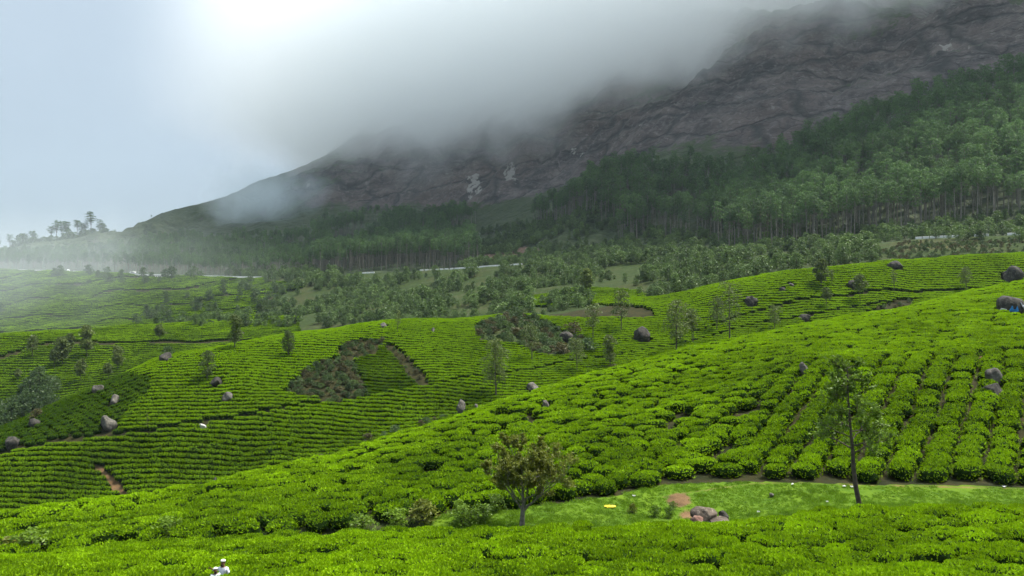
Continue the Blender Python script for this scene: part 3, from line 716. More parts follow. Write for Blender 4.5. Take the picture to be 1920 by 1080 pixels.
# painted boulder: dark, rounded, with blue and white paint at its foot
xb, db, zb = locate(1893, 578, 'C1b', 'C2')
wb = 47 / F * db
pb = empty('painted_boulder', (xb, db, zb)); tag(pb, 'dark rounded boulder with blue and white paint at its foot', 'boulder')
me = boulder_mesh('boulder_rock', 77, wb * 1.05, wb * 1.02, wb, M_ROCKD, 4, 0.06, 3)
rock_o = link('rock', me, pb, loc=(0, 0, 0.30 * wb))
def paint_patch(name, outline, mat, parent):
    outline = [(a_ * 1.1, b_ * 1.1 + 0.05) for a_, b_ in outline]
    """a flat mark laid on the rock's face: outline in units of boulder width from its foot centre"""
    bvh_me = rock_o.data; V = np.array([v.co[:] for v in bvh_me.vertices]) + np.array([0, 0, 0.30 * wb])
    from mathutils.geometry import tessellate_polygon
    pts = []
    n = len(outline)
    for i in range(n):
        ax, az = outline[i]; bx_, bz = outline[(i + 1) % n]
        for k in range(3): pts.append((ax + (bx_ - ax) * k / 3, az + (bz - az) * k / 3))
    P = []
    front = V[V[:, 1] < 0.1 * wb]
    for ax, az in pts:
        q = np.array([ax * wb, az * wb]); dist = (front[:, 0] - q[0]) ** 2 + (front[:, 2] - q[1]) ** 2
        k = np.argsort(dist)[:6]; P.append((q[0], front[k, 1].min() - 0.04, q[1]))
    tri = tessellate_polygon([[Vector((p[0], p[2], 0)) for p in P]])
    bm = bmesh.new(); vs = [bm.verts.new(p) for p in P]
    for t in tri:
        try: bm.faces.new([vs[i] for i in t])
        except ValueError: pass
    r = bmesh.ops.extrude_face_region(bm, geom=bm.faces[:])
    for v in [e for e in r['geom'] if isinstance(e, bmesh.types.BMVert)]: v.co.y += 0.25
    bmesh.ops.recalc_face_normals(bm, faces=bm.faces[:])
    return link(name, bm_mesh(name, bm, [mat]), parent)
M_BLUEP = plain('blue_paint', (0.045, 0.27, 0.62), 0.6, 0.25, 2)
M_WHITEP = plain('white_paint', (0.62, 0.64, 0.72), 0.6, 0.3, 2)
M_NAVYP = plain('dark_blue_paint', (0.03, 0.03, 0.09), 0.6, 0.3, 2)
o = paint_patch('paint_mark', [(-.28, .08), (-.20, .28), (-.16, .16), (-.10, .14), (-.04, .28), (.02, .09), (-.12, .06)], M_BLUEP, pb); o['label'] = 'pale blue pointed painted mark'
o = paint_patch('paint_mark', [(.10, .42), (.17, .32), (.27, .31), (.21, .27), (.26, .15), (.15, .27)], M_WHITEP, pb); o['label'] = 'white pointed painted mark'
o = paint_patch('paint_mark', [(-.46, .10), (-.44, .20), (-.34, .16), (-.31, .05), (-.40, .03)], M_WHITEP, pb); o['label'] = 'pale painted patch at the left foot'
CLEAR.append((xb, db, wb * 0.55)); CLEAR.append((xb, db - wb * 0.6, wb * 0.5))

# heap of broken rock at the edge of the grass terrace
for i, (dx, pyc, wpx, hpx, mat, lab) in enumerate([
        (1318, 966, 44, 24, M_ROCKB, 'big cracked block on top of the rock heap by the grass'),
        (1356, 968, 26, 15, M_ROCKD, 'dark wedge of rock at the upper right of the heap'),
        (1308, 983, 26, 22, M_ROCKR, 'reddish broken rock at the front of the heap'),
        (1348, 981, 38, 20, M_ROCKB, 'pale rounded rock at the right foot of the heap'),
        (1330, 986, 24, 16, M_ROCKD, 'dark grey rock low in the middle of the heap'),
        (1292, 986, 22, 14, M_ROCKD, 'dark rock at the shaded left foot of the heap')]):
    x, d, zg = locate(1325, 985, 'A3', 'B2'); d = 45.9 + (0.9 if pyc < 970 else 0.0) + 0.05 * i; x = (dx - 960) / F * d
    me = boulder_mesh('broken_rock', 500 + i, wpx / F * d * 1.1, hpx / F * d * 1.45, wpx / F * d, mat, 4, 0.2, 9)
    tag(link('broken_rock', me, loc=(x, d, zof(pyc, d))), lab, 'rock', 'heap of broken rock beside the terrace')
    CLEAR.append((x, d, 1.0)); CLEAR.append((x, d - 1.0, 0.9))

# ------------------------------------------------------------------ tea
PEOPLE = []
X1, D1_ = (419 - 960) / F * 30.2, 30.2
X2, D2_ = (403 - 960) / F * 29.6, 29.6
CLEAR += [(X1, D1_, 0.75), (X2, D2_, 0.7), (X1, D1_ - 1.2, 0.9), (X2, D2_ - 1.2, 0.9)]

TREES_IN_TEA = [   # px, base row, top row, hill lines, crown style, label
 (930, 741, 637, 'V', 'D2', 'full', 'leafy brownish silver oak standing behind the near hill crest'),
 (1082, 697, 634, 'V', 'D2', 'open', 'thin pale-leaved tree between the brownish oak and the twin-lobed tree'),
 (1144, 689, 630, 'V', 'D2', 'stack', 'small tree with two stacked round lobes behind the near crest'),
 (998, 672, 604, 'D2', 'D4', 'open', 'slim two-stemmed tree in front of the thicket'),
 (1112, 634, 572, 'D2', 'D4', 'open', 'slender tree in the small field right of the thicket'),
 (1165, 618, 545, 'D2', 'D4', 'open', 'thin tall tree left of the large humped boulder'),
 (1268, 662, 566, 'V', 'D2', 'full', 'round-crowned tree on a thin trunk right of the humped boulder'),
 (1298, 641, 580, 'D1', 'D4', 'round', 'small lollipop-shaped tree on two thin stems'),
 (1368, 640, 528, 'V', 'D2', 'open', 'tallest bare-stemmed tree left of the upper field'),
 (1344, 619, 560, 'D1', 'D4', 'open', 'thin stem tree just left of the tallest bare-stemmed tree'),
 (1452, 621, 570, 'D1', 'D4', 'open', 'wide-crowned light tree under the field path'),
 (1550, 574, 538, 'D2', 'D4', 'round', 'short tree with a flat dark top in the upper field'),
 (1613, 563, 512, 'D2', 'D4', 'round', 'small round tree beside the dark field boulder'),
 (1677, 549, 506, 'D2', 'D4', 'thin', 'leaning thin pole tree in the middle of the upper field'),
 (1540, 537, 484, 'D2', 'D4', 'full', 'dark tree at the top left corner of the upper field'),
 (1560, 533, 502, 'D2', 'D4', 'thin', 'sparse sapling at the top of the upper field'),
 (1812, 542, 500, 'D2', 'D4', 'open', 'lone sapling near the right rows of the upper field'),
 (440, 654, 592, 'D2', 'D4', 'stack', 'dark tree with stacked crown on the bright left ridge'),
 (541, 666, 618, 'D2', 'D4', 'full', 'dense dark tree right of the stacked one on the ridge'),
 (388, 711, 655, 'D2', 'D4', 'full', 'broad round tree above dark rocks in the bright field'),
 (276, 800, 770, 'D2', 'D4', 'rust', 'small brownish leafless-looking tree above the field path'),
 (163, 668, 612, 'F0', 'F1', 'stack', 'tall two-tiered tree in the hazy left field'),
 (61, 668, 628, 'F0', 'F1', 'open', 'faint slim tree at the far left of the hazy field'),
 (117, 684, 634, 'F0', 'F1', 'full', 'tree in the small clump on the left field, left of the tallest'),
 (132, 660, 626, 'F0', 'F1', 'full', 'farther tree in the clump on the left field'),
 (102, 690, 655, 'F0', 'F1', 'round', 'dark leaning tree at the lower end of the left clump'),
 (221, 694, 652, 'F0', 'F1', 'full', 'tree over terraced rows left of the ridge boulder'),
 (203, 712, 682, 'F0', 'F1', 'round', 'low dark tree on the edge of the left terraced rows'),
 (150, 716, 674, 'F0', 'F1', 'open', 'faint thin tree in the middle of the left terraced rows'),
 (34, 712, 692, 'F0', 'F1', 'round', 'small round tree at the left end of the terraced rows'),
 (745, 622, 580, 'D2', 'D4', 'thin', 'thin brown sapling on the ridge left of the thicket'),
 (1100, 553, 508, 'D4', 'F1', 'full', 'pointed bright tree in the scrub above the brown banks'),
 (300, 645, 611, 'F0', 'F1', 'round', 'bushy tree right of the two-tiered tree'),
]

# tea: near strip
def slot(px): return px
x, y = jitter_grid(-34, 38, 21, 45.2, 1.42, 1.30, R(80), 0.26)
px, py, z, idx, ok = info(x, y)
k = ok & (idx <= Z('A2')) & (y < dknot('A2', px) + 0.6) & free(x, y) & (px > -350) & (px < 2300)
x, y, z, px = x[k], y[k], z[k], px[k]
zx, zy = slope_tilt(x, y)
vis = (px > -20) & (px < 1940) & (y > 29.2)
order = np.argsort(np.where(vis, y, 1e9))
pick = np.zeros(len(x), bool); pick[order[:300]] = True; pick &= vis
tints = np.clip(0.42 + 0.5 * (fbm(x / 5, y / 5, 12, 3) - 0.5) * 2 * 0.5 + RNG.normal(0, 0.12, len(x)), 0, 1.0)
near_src = []
scl = RNG.uniform(0.72, 1.10, (len(x), 1)) * np.array([1.08, 0.86, 1.0]); scl[:, 2] = RNG.uniform(0.74, 1.06, len(x))
rz = RNG.uniform(-0.5, 0.5, len(x))
cnt = 0
for i in np.where(pick)[0]:
    o = link('tea_bush', BUSH_NEAR[cnt % 6], loc=(x[i], y[i], z[i] - 0.03), rot=(math.atan(zy[i]) * 0.8, -math.atan(zx[i]) * 0.8, rz[i]), scale=scl[i])
    tag(o, 'leafy clipped tea bush in the strip nearest the viewer', 'tea bush', 'tea bushes of the nearest strip', tint=tints[i])
    if cnt < 6: near_src.append(o)
    cnt += 1
r_ = ~pick
TILT = lambda zx, zy, f=0.8: np.stack([np.arctan(zy) * f, -np.arctan(zx) * f], -1)
P = np.stack([x, y, z - 0.03], -1)
scatter('tea_bushes', 'far edge and ends of the nearest tea strip before the grass terrace', 'tea bushes', P[r_], rz[r_], scl[r_], tints[r_], near_src, TILT(zx, zy)[r_])

# sources for the hillsides: one real bush of each look, standing in the fields
def sources(meshes, places, label, group):
    res = []
    for m_, (sx_, sy_) in zip(meshes, places):
        zz = float(gz(np.array([sx_]), np.array([sy_]))[0])
        o = link('tea_bush', m_, loc=(sx_, sy_, zz - 0.03)); tag(o, label, 'tea bush', group, tint=0.4); res.append(o)
    return res

# near hill: irregular bushes at the left and middle, columns up the slope at the right
x, y = jitter_grid(-60, 130, 47, 172, 1.62, 1.55, R(36), 0.27)
px, py, z, idx, ok = info(x, y)
c1 = dknot('C1', px); b2 = dknot('B2', px)
hill = ok & (px > -420) & (px < 2500) & (y > np.where(px < 560, 46.8, b2 + 0.5 - 1.5 * (1 - sstep(560, 800, px)))) & (y < dknot('C2', px) * 1.03)
colz = (px > 1400 + 30 * (fbm(y / 6, x / 6, 4, 2) - 0.5)) & (y < c1 + 0.1)
path = (px > 1455) & (y > c1 - 0.2) & (y < c1 + 2.1)
bare = (np.abs(px - 1520) < 20) & (np.abs(y - c1 - 0.5) < 1.7)
gap = (np.abs(px - np.interp(y, [56, 62, 70], [1330, 1360, 1400])) < 14) & (y < 70) & (px > 1300) & (px < 1420)
thin = vnoise(x / 2.4, y / 2.4, 9) > 0.11
far_hill = (y > 95) | ((px > 1500) & (y > c1 + 2))
k = hill & ~colz & ~path & ~bare & ~gap & free(x, y) & (thin | far_hill)
xa, ya = x[k], y[k]
xc, yc = jitter_grid(-5, 75, 47, 86, 2.02, 1.12, R(36), 0.0)
xc = xc + RNG.normal(0, 0.10, len(xc)) + 0.45 * (fbm(yc / 5, xc / 9, 8, 2) - 0.5); yc = yc + RNG.uniform(-0.25, 0.25, len(yc))
px, py, z, idx, ok = info(xc, yc)
c1 = dknot('C1', px); b2 = dknot('B2', px)
k = ok & (px > 1400) & (px < 2400) & (yc > b2 + 0.7) & (yc < c1 - 0.2) & free(xc, yc) & ~((np.abs(px - np.interp(yc, [56, 62, 70], [1330, 1360, 1400])) < 12) & (yc < 70))
k &= ~((np.abs(px - 1520) < 22) & (np.abs(yc - c1 - 0.3) < 1.2)) & (RNG.uniform(0, 1, len(xc)) > 0.04)
xc, yc = xc[k], yc[k]
xx = np.concatenate([xa, xc]); yy = np.concatenate([ya, yc]); iscol = np.concatenate([np.zeros(len(xa), bool), np.ones(len(xc), bool)])
px, py, z, idx, ok = info(xx, yy); zx, zy = slope_tilt(xx, yy)
n = len(xx)
s = np.where(iscol, RNG.uniform(0.93, 1.05, n), RNG.uniform(0.80, 1.20, n))
S = np.stack([s * np.where(iscol, 0.98, 1.12), s * np.where(iscol, 1.0, 0.92), RNG.uniform(0.80, 1.08, n)], -1)
crest = sstep(0.35, 1.0, (yy - dknot('B2', px)) / (dknot('C2', px) - dknot('B2', px)))
T = np.clip(0.20 + 0.34 * crest + 0.35 * (fbm(xx / 7, yy / 7, 14, 3) - 0.5) + RNG.normal(0, 0.10, n), 0, 1)
rzc = np.where(iscol, -R(36) + RNG.normal(0, 0.15, n), -R(30) + RNG.normal(0, 0.5, n))
near = yy < 90
src = sources(BUSH_MID[:6], [(xx[i], yy[i]) for i in np.linspace(5, n - 5, 6).astype(int)], 'clipped tea bush on the broad near hillside behind the terrace', 'tea bushes of the near hillside')
P = np.stack([xx, yy, z - 0.04], -1)
scatter('tea_bushes', 'tea bushes covering the broad near hillside behind the grass terrace', 'tea bushes', P, rzc, S, T, src, TILT(zx, zy))

# row-planted fields
def field(name_label, x0, x1, y0, y1, zone, pitch, along, test=None, tint=0.5, tvar=0.3, rad=(0.62, 0.62), hgt=0.9, a=0.7, b=0.7, c=0.0, wig=0.8, first=None, seed=5, merge=2.0):
    x, y = rows(x0, x1, y0, y1, pitch, along, a, b, c, wig, seed=seed)
    px, py, z, idx, ok = info(x, y)
    k = ok & free(x, y) & np.isin(idx, [Z(q) for q in zone]) & (px > -300) & (px < 2250)
    if test is not None: k &= test(px, py, x, y)
    x, y, z, px, py = x[k], y[k], z[k], px[k], py[k]
    n = len(x); zx, zy = slope_tilt(x, y)
    S = np.stack([np.full(n, along * merge * 0.5) * RNG.uniform(0.85, 1.25, n), np.full(n, pitch * 0.50) * RNG.uniform(0.88, 1.10, n), hgt * RNG.uniform(0.92, 1.08, n)], -1)
    S[:, 0] = np.maximum(S[:, 0], 0.5)
    tn = tint(px, py) if callable(tint) else np.full(n, tint)
    T = np.clip(tn + tvar * (fbm(x / 9, y / 9, seed + 40, 3) - 0.5) * 1.6 + RNG.normal(0, 0.07, n), -0.4, 1.1)
    e = 0.6
    gxp = (a * 0 + b * (gz(x + e, y) - gz(x - e, y)) / (2 * e) + c); gyp = a + b * zy
    rz = np.arctan2(-gxp, gyp)
    src = field.src
    return scatter('tea_bushes', name_label, 'tea bushes', np.stack([x, y, z - 0.04], -1), rz, S, T, src, TILT(zx, zy), seed=seed)
pxx = 450.0; fx, fy, fz = locate(450, 850, 'D1', 'D2')
field.src = sources(BUSH_FAR[:6], [(fx + 3.2 * i - 8, fy + 1.1 * (i % 3)) for i in range(6)], 'tea bush in the contour rows of the middle field', 'tea bushes of the middle field')

notpath = lambda px, py, x, y: ~in_poly(px, py, P_PATHL)
gl = lambda px, y: np.abs(np.sin(px * 0.011 + 1.3)) > 0.012
field('long contour rows of clipped tea below the field path in the middle distance', -130, 140, 98, 206, ('D1', 'V'), 1.02, 0.80,
      lambda px, py, x, y: notpath(px, py, x, y) & (y < dknot('D2', px) - 0.5) & (y > dknot('D1', px) - 9) & ~in_poly(px, py, P_SCRUBR), lambda px, py: 0.62 - 0.12 * sstep(900, 1400, px), 0.45, seed=6)
def upper(px, py, x, y):
    k = (y > dknot('D2', px) + 0.35) & (y < dknot('D4', px) + 2.5)
    for P_ in (P_GULLY1, P_GULLY2, P_GULLY3, P_THICK, P_EHILL, P_BANK, P_SCRUBR): k &= ~in_poly(px, py, P_)
    for q in ((905, 592, 1000, 640), (600, 690, 640, 720)):
        pass
    k &= np.abs(y - dknot('D2', px) - np.interp(px, [1290, 1500, 1700, 1920], [5.5, 6.5, 4.5, 5])) > np.where(px > 1290, 0.55, 0)
    return k
upt = lambda px, py: np.where(in_poly(px, py, P_TRI), -0.16, 0.66 + 0.26 * np.exp(-((px - 560) / 170) ** 2) * sstep(715, 650, py) - 0.14 * sstep(800, 1000, px) * (1 - sstep(1000, 1350, px)))  # triangular plot: shade of its turned-away slope put into the leaf tint
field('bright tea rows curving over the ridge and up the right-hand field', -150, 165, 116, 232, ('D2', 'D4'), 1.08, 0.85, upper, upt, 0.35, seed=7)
field('dull dark-green tea on the slope facing left, its shade partly in the leaf colour', -170, -60, 112, 166, ('D2', 'D4'), 1.15, 1.0,
      lambda px, py, x, y: in_poly(px, py, P_EHILL) & (y > dknot('D2', px) + 0.7), -0.22, 0.15, a=0.5, b=0.4, c=-0.55, wig=0.9, seed=8)  # low tint: a darker tea, with the slope's shade put into its colour
field('hazy tea rows on the slopes beyond the left ridge', -270, 40, 186, 330, ('D5', 'F0'), 1.75, 1.35,
      lambda px, py, x, y: (px < 560) & (np.abs(py - np.interp(px, [-300, 0, 50, 100, 400], [690, 672, 652, 645, 640])) > 3) , lambda px, py: 0.36 + 0 * px, 0.5, hgt=0.95, seed=9)
field('pale misty tea slopes below the far viaduct road', -560, -90, 372, 590, ('F2', 'G0'), 2.6, 2.3,
      lambda px, py, x, y: (px < 520 + 120 * (vnoise(x / 20, y / 20, 92) - 0.5)) & (y < dknot('Ra', px) - 12) & (np.abs(((py + 0.10 * px + 14 * vnoise(px / 70, py / 40, 93)) % 27) - 13) > 1.4), lambda px, py: 0.26 + 0 * px, 0.6, hgt=1.2, seed=10)
field('small bright tea patch above the hazy tree belt', -150, -40, 280, 400, ('F2', 'G0', 'F1'), 2.0, 1.6,
      lambda px, py, x, y: in_poly(px, py, [(440, 600), (520, 576), (580, 570), (600, 578), (560, 592), (470, 604)]), 0.6, 0.3, hgt=1.0, seed=11)
field('olive tea rows on the knoll above the brown banks', 0, 90, 205, 330, ('D4', 'D5', 'F0'), 1.5, 1.2,
      lambda px, py, x, y: in_poly(px, py, [(900, 580), (1000, 552), (1080, 538), (1200, 545), (1260, 572), (1100, 568)]), 0.34, 0.5, seed=12)

# ------------------------------------------------------------------ trees
def clump_leaves(rng, centres, radii, nper, leaf, flat=0.7, capped=0.35, spread=0.9):
    """leaf clusters: leaves on the upper shell of each lumpy clump"""
    PP, NN = [], []
    for c, r in zip(centres, radii):
        n = int(nper * rng.uniform(0.7, 1.3))
        v = rng.normal(0, 1, (n, 3)); v /= np.linalg.norm(v, axis=1)[:, None]
        low = v[:, 2] < -capped; v[low, 2] *= -1
        rr = r * rng.uniform(0.55, 1.05, (n, 1)) ** 0.7
        PP.append(np.asarray(c) + v * rr * np.array([1, 1, flat])); NN.append(v)
    P = np.concatenate(PP); N = np.concatenate(NN)
    V, Fq = leaf_quads(rng, P, N, leaf, 0.55, 0.1, spread)
    return V, Fq, np.clip(rng.beta(2, 2, len(P)), 0, 1)

def limb(p0, p1, sag, n=4):
    t = np.linspace(0, 1, n)[:, None]; p0 = np.asarray(p0, float); p1 = np.asarray(p1, float)
    q = p0 + (p1 - p0) * t; q[:, 2] += sag * np.sin(t[:, 0] * math.pi); return q

def make_tree(seed, H, r0, bare, crown_r, nclump, clump_r, nper, leaf, profile='ellipse', lean=0.03, wobble=0.02, flat=0.7, twin=False):
    """trunk mesh data and crown mesh data of one tree, foot at the origin"""
    rng = np.random.default_rng(seed); paths = []
    k = 8; t = np.linspace(0, 1, k)
    ang = rng.uniform(0, 6.28)
    trunk = np.stack([np.cos(ang) * lean * H * t ** 1.5 + np.cumsum(rng.normal(0, wobble * H / k, k)) * t, np.sin(ang) * lean * H * t ** 1.5 + np.cumsum(rng.normal(0, wobble * H / k, k)) * t, t * H * 0.95], -1)
    trunk0 = trunk.copy(); trunk0[0, 2] = -0.5
    paths.append((trunk0, r0 * (1.15 - t) ** 0.8 + 0.01))
    if twin:
        t2 = trunk0 * np.array([-1.3, 0.6, 0.93]) + np.array([0.25, 0.1, 0]); paths.append((t2, 0.8 * r0 * (1.1 - t) + 0.01))
    C, Rr = [], []
    for i in range(nclump):
        u = (i + rng.uniform(0.1, 0.9)) / nclump; zz = bare + (1 - bare) * u
        if profile == 'ellipse': w_ = math.sin(math.pi * min(1, 0.10 + 0.88 * u)) ** 0.6
        elif profile == 'cone': w_ = (1 - u) ** 0.7 * 0.9 + 0.12
        elif profile == 'umbrella': w_ = 0.35 + 0.65 * math.sin(math.pi * (0.25 + 0.6 * u))
        elif profile == 'stack': w_ = 0.25 + 0.75 * abs(math.sin(2 * math.pi * u)) * (1 - 0.3 * u)
        else: w_ = math.sin(math.pi * (0.2 + 0.7 * u))
        a = i * 2.4 + rng.uniform(-0.6, 0.6); q = rng.uniform(0.3, 0.95) * w_ * crown_r
        base = np.array([np.interp(zz, t, trunk[:, 0]), np.interp(zz, t, trunk[:, 1]), 0])
        c = base + np.array([math.cos(a) * q, math.sin(a) * q, zz * H])
        C.append(c); Rr.append(clump_r * rng.uniform(0.7, 1.25) * (0.7 + 0.3 * w_))
        zb = max(bare * 0.8, zz - 0.10 - 0.14 * q / max(crown_r, .1)); b0 = np.array([np.interp(zb, t, trunk[:, 0]), np.interp(zb, t, trunk[:, 1]), zb * H])
        rb = max(0.015, r0 * 0.42 * (1.1 - zb)); paths.append((limb(b0, c, 0.04 * H * rng.uniform(-0.3, 0.6)), np.linspace(rb, 0.012, 4)))
    TV, TF = tubes(paths, 5)
    CV, CF, tone = clump_leaves(rng, C, Rr, nper, leaf, flat)
    return (TV, TF), (CV, CF, tone)

def tree_meshes(name, bark, leafmat, **kw):
    (TV, TF), (CV, CF, tone) = make_tree(**kw)
    return mesh_from(name + '_trunk', TV, TF, [bark], smooth=True), mesh_from(name + '_crown', CV, CF, [leafmat], tone=tone)

def plant_tree(name, pair, loc, rz, s, label, cat='tree', group=None, tint=0.5):
    e = empty(name, loc, rz); e.scale = (s, s, s) if np.isscalar(s) else s
    tag(e, label, cat, group)
    a = link('trunk', pair[0], e); c = link('crown', pair[1], e); c['tint'] = float(tint)
    return e, a, c

# trees standing in and around the tea, each with its own look
STY = {
 'full': dict(r0=0.11, bare=0.30, crown_r=1.45, nclump=26, clump_r=0.80, nper=85, leaf=0.36, profile='ellipse'),
 'open': dict(r0=0.09, bare=0.38, crown_r=1.5, nclump=18, clump_r=0.72, nper=62, leaf=0.33, profile='umbrella', wobble=0.04),
 'stack': dict(r0=0.11, bare=0.28, crown_r=1.35, nclump=26, clump_r=0.78, nper=85, leaf=0.36, profile='stack'),
 'round': dict(r0=0.09, bare=0.48, crown_r=1.4, nclump=18, clump_r=0.85, nper=85, leaf=0.34, profile='ball', flat=0.6),
 'thin': dict(r0=0.07, bare=0.45, crown_r=0.75, nclump=11, clump_r=0.5, nper=40, leaf=0.30, profile='ellipse', lean=0.07),
 'rust': dict(r0=0.05, bare=0.25, crown_r=0.8, nclump=12, clump_r=0.45, nper=20, leaf=0.16, profile='ball'),
}
for i, (px_, pb_, pt_, zl, zh, sty, lab) in enumerate(TREES_IN_TEA):
    x, d, zg = locate(px_, pb_, zl, zh)
    Hm = (pb_ - pt_) / F * d + 0.6
    kw = dict(STY[sty]); ref = 8.0; f = Hm / ref
    for q in ('r0', 'crown_r', 'clump_r'): kw[q] *= f * (1.22 if q != 'r0' else 1)
    kw['nper'] = int(kw['nper']); kw['leaf'] = kw['leaf'] * max(0.8, min(1.3, d / 170)) * max(0.75, min(1.2, f))
    if d > 200: kw['leaf'] *= 1.15
    two = 'two' in lab and 'stem' in lab
    pair = tree_meshes('silver_oak', M_BARK, M_RUST if sty == 'rust' else M_OAK, seed=900 + i, H=Hm, twin=two, **kw)
    tn = 0.15 if 'dark' in lab else (0.62 if ('pale' in lab or 'bright' in lab or 'light' in lab) else 0.38)
    plant_tree('silver_oak', pair, (x, d, zg - 0.1), RNG.uniform(0, 6.28), 1.0, lab, 'tree', tint=tn)

# the two trees on the terrace, branch by branch
def branching(seed, trunk, rad, levels, nchild, length, ratio, spread, upw, leafn, leaf, leafmat, bark, name, start=0.4, tone_shift=0.0, env=None):
    rng = np.random.default_rng(seed); paths = [(trunk, rad)]; tips = []
    def grow(p, dirv, L, r, lev):
        n = 4; pts = [p]; dd = dirv.copy()
        for i in range(n):
            dd = dd + rng.normal(0, 0.16, 3); dd[2] += upw * 0.12; dd /= np.linalg.norm(dd); pts.append(pts[-1] + dd * L / n)
        pts = np.array(pts); paths.append((pts, np.linspace(r, r * 0.45, n + 1)))
        if lev >= levels:
            for q in range(leafn):
                k = rng.integers(1, n + 1); tips.append((pts[k] + rng.normal(0, L * 0.16, 3), dd))
            return
        for c in range(nchild[min(lev, len(nchild) - 1)]):
            k = rng.uniform(0.35, 1.0); idx = k * n; i0 = min(int(idx), n - 1); b = pts[i0] + (pts[i0 + 1] - pts[i0]) * (idx - i0)
            nd = dd + rng.normal(0, spread, 3); nd[2] += upw; nd /= np.linalg.norm(nd)
            grow(b, nd, L * ratio * rng.uniform(0.7, 1.2), max(r * 0.5, 0.006), lev + 1)
    tr = np.asarray(trunk, float); K = len(tr) - 1
    for c in range(nchild[0]):
        k = start + (1 - start) * (c + rng.uniform(0.2, 0.8)) / nchild[0]; idx = k * K; i0 = min(int(idx), K - 1)
        b = tr[i0] + (tr[i0 + 1] - tr[i0]) * (idx - i0)
        a = c * 2.4 + rng.uniform(-0.5, 0.5); nd = np.array([math.cos(a) * spread * 1.2, math.sin(a) * spread * 1.2, upw * 1.6]); nd /= np.linalg.norm(nd)
        grow(b, nd, length * (1.0 if env is None else env(k)) * rng.uniform(0.8, 1.15), max(0.3 * np.interp(k, np.linspace(0, 1, len(rad)), rad), 0.015) * 1.6, 1)
    TV, TF = tubes(paths, 5)
    P = np.array([t_[0] for t_ in tips]); N = np.array([t_[1] for t_ in tips])
    V, Fq = leaf_quads(rng, P, N, leaf, 0.5, 0.15, 0.9)
    tone = np.clip(rng.beta(2, 2, len(P)) + tone_shift, 0, 1)
    return mesh_from(name + '_trunk', TV, TF, [bark], smooth=True), mesh_from(name + '_crown', V, Fq, [leafmat], tone=tone)

dH = 46.9; xh = (979 - 960) / F * dH; zh_ = float(gz(np.array([xh]), np.array([dH]))[0])
tk = np.array([[0, 0, -0.3], [0.02, 0, 0.5], [0.05, 0.02, 1.0], [0.10, 0.0, 1.6], [0.06, 0.02, 2.2], [0.02, 0, 2.8], [0.0, 0, 3.3]])
pair = branching(41, tk, [0.21, 0.17, 0.15, 0.12, 0.09, 0.06, 0.03], 4, [15, 4, 4], 2.3, 0.56, 0.70, 0.42, 34, 0.15, M_RUST, M_GREYBARK, 'olive_brown_tree', start=0.30, env=lambda k: 1.12 - 0.55 * max(0, k - 0.45))
plant_tree('olive_brown_tree', pair, (xh, dH, zh_), 0.4, 1.0, 'rounded olive-brown tree with pale forking limbs on the grass terrace', 'tree', tint=0.5)
dH2 = 47.2; xh2 = (1613 - 960) / F * dH2; zh2 = float(gz(np.array([xh2]), np.array([dH2]))[0])
tk = np.array([[0.04, 0, -0.4], [-0.05, 0, 0.6], [-0.28, 0, 1.7], [-0.42, 0.02, 2.9], [-0.46, 0.0, 3.8], [-0.60, 0, 5.2], [-0.72, 0.02, 6.8], [-0.80, 0, 8.2], [-0.84, 0, 9.4]])
pair = branching(57, tk, [0.19, 0.17, 0.155, 0.14, 0.12, 0.085, 0.06, 0.04, 0.02], 3, [22, 5, 5], 1.75, 0.54, 0.66, 0.22, 17, 0.17, M_HERO, M_BARK, 'terrace_tree', start=0.49, env=lambda k: 1.15 - 0.62 * max(0, (k - 0.36) / 0.64))
plant_tree('slender_tree', pair, (xh2, dH2, zh2), 0.0, 1.0, 'tall slender tree with curved dark trunk and airy crown on the grass terrace', 'tree', tint=0.5)

# eucalyptus plantation on the mountain foot
EUC = [tree_meshes('eucalyptus', M_PALETRUNK, M_EUC, seed=60 + i, H=h, r0=0.27, bare=b_, crown_r=2.7, nclump=20, clump_r=1.45, nper=70, leaf=0.52, profile='umbrella' if i % 2 else 'ball', lean=0.02, wobble=0.012, flat=0.55)
       for i, (h, b_) in enumerate([(23, 0.62), (24.5, 0.66), (21, 0.58), (25, 0.70), (22, 0.64), (23.5, 0.55)])]
SCR = [tree_meshes('young_tree', M_BARK, M_SCRUB, seed=80 + i, H=h, r0=0.10, bare=b_, crown_r=cr, nclump=18, clump_r=0.95, nper=44, leaf=0.44, profile=pf, flat=0.75)
       for i, (h, b_, cr, pf) in enumerate([(5.0, 0.14, 1.7, 'cone'), (4.4, 0.12, 2.0, 'ball'), (5.6, 0.2, 1.7, 'ellipse'), (3.6, 0.10, 2.1, 'ball'), (5.0, 0.16, 1.9, 'ball'), (4.0, 0.1, 2.3, 'ball')])]

def forest(name, label_one, label_all, group, meshes, x, y, n_single, hs, tint, cat, pri=None, slim=None, seed=1):
    """the largest n_single as trees of their own, the rest as one wood"""
    px, py, z, idx, ok = info(x, y)
    n = len(x); s = hs; rz = RNG.uniform(0, 6.28, n)
    inview = (px > -10) & (px < 1930)
    order = np.argsort(np.where(inview if pri is None else (inview & pri), y, 1e9))
    pick = np.zeros(n, bool); pick[order[:n_single]] = True; pick &= inview
    src = {}; c = 0
    for i in np.where(pick)[0]:
        v = c % len(meshes)
        e, a, cr = plant_tree(name, meshes[v], (x[i], y[i], z[i] - 0.2), rz[i], float(s[i]), label_one, cat, group, tint[i])
        src.setdefault(v, [a, cr]); c += 1
    r_ = ~pick
    if r_.sum(): scatter(name + '_wood', label_all, 'wood', np.stack([x, y, z - 0.2], -1)[r_], rz[r_], s[r_], tint[r_], list(src.values()), seed=seed)
    return c, int(r_.sum())

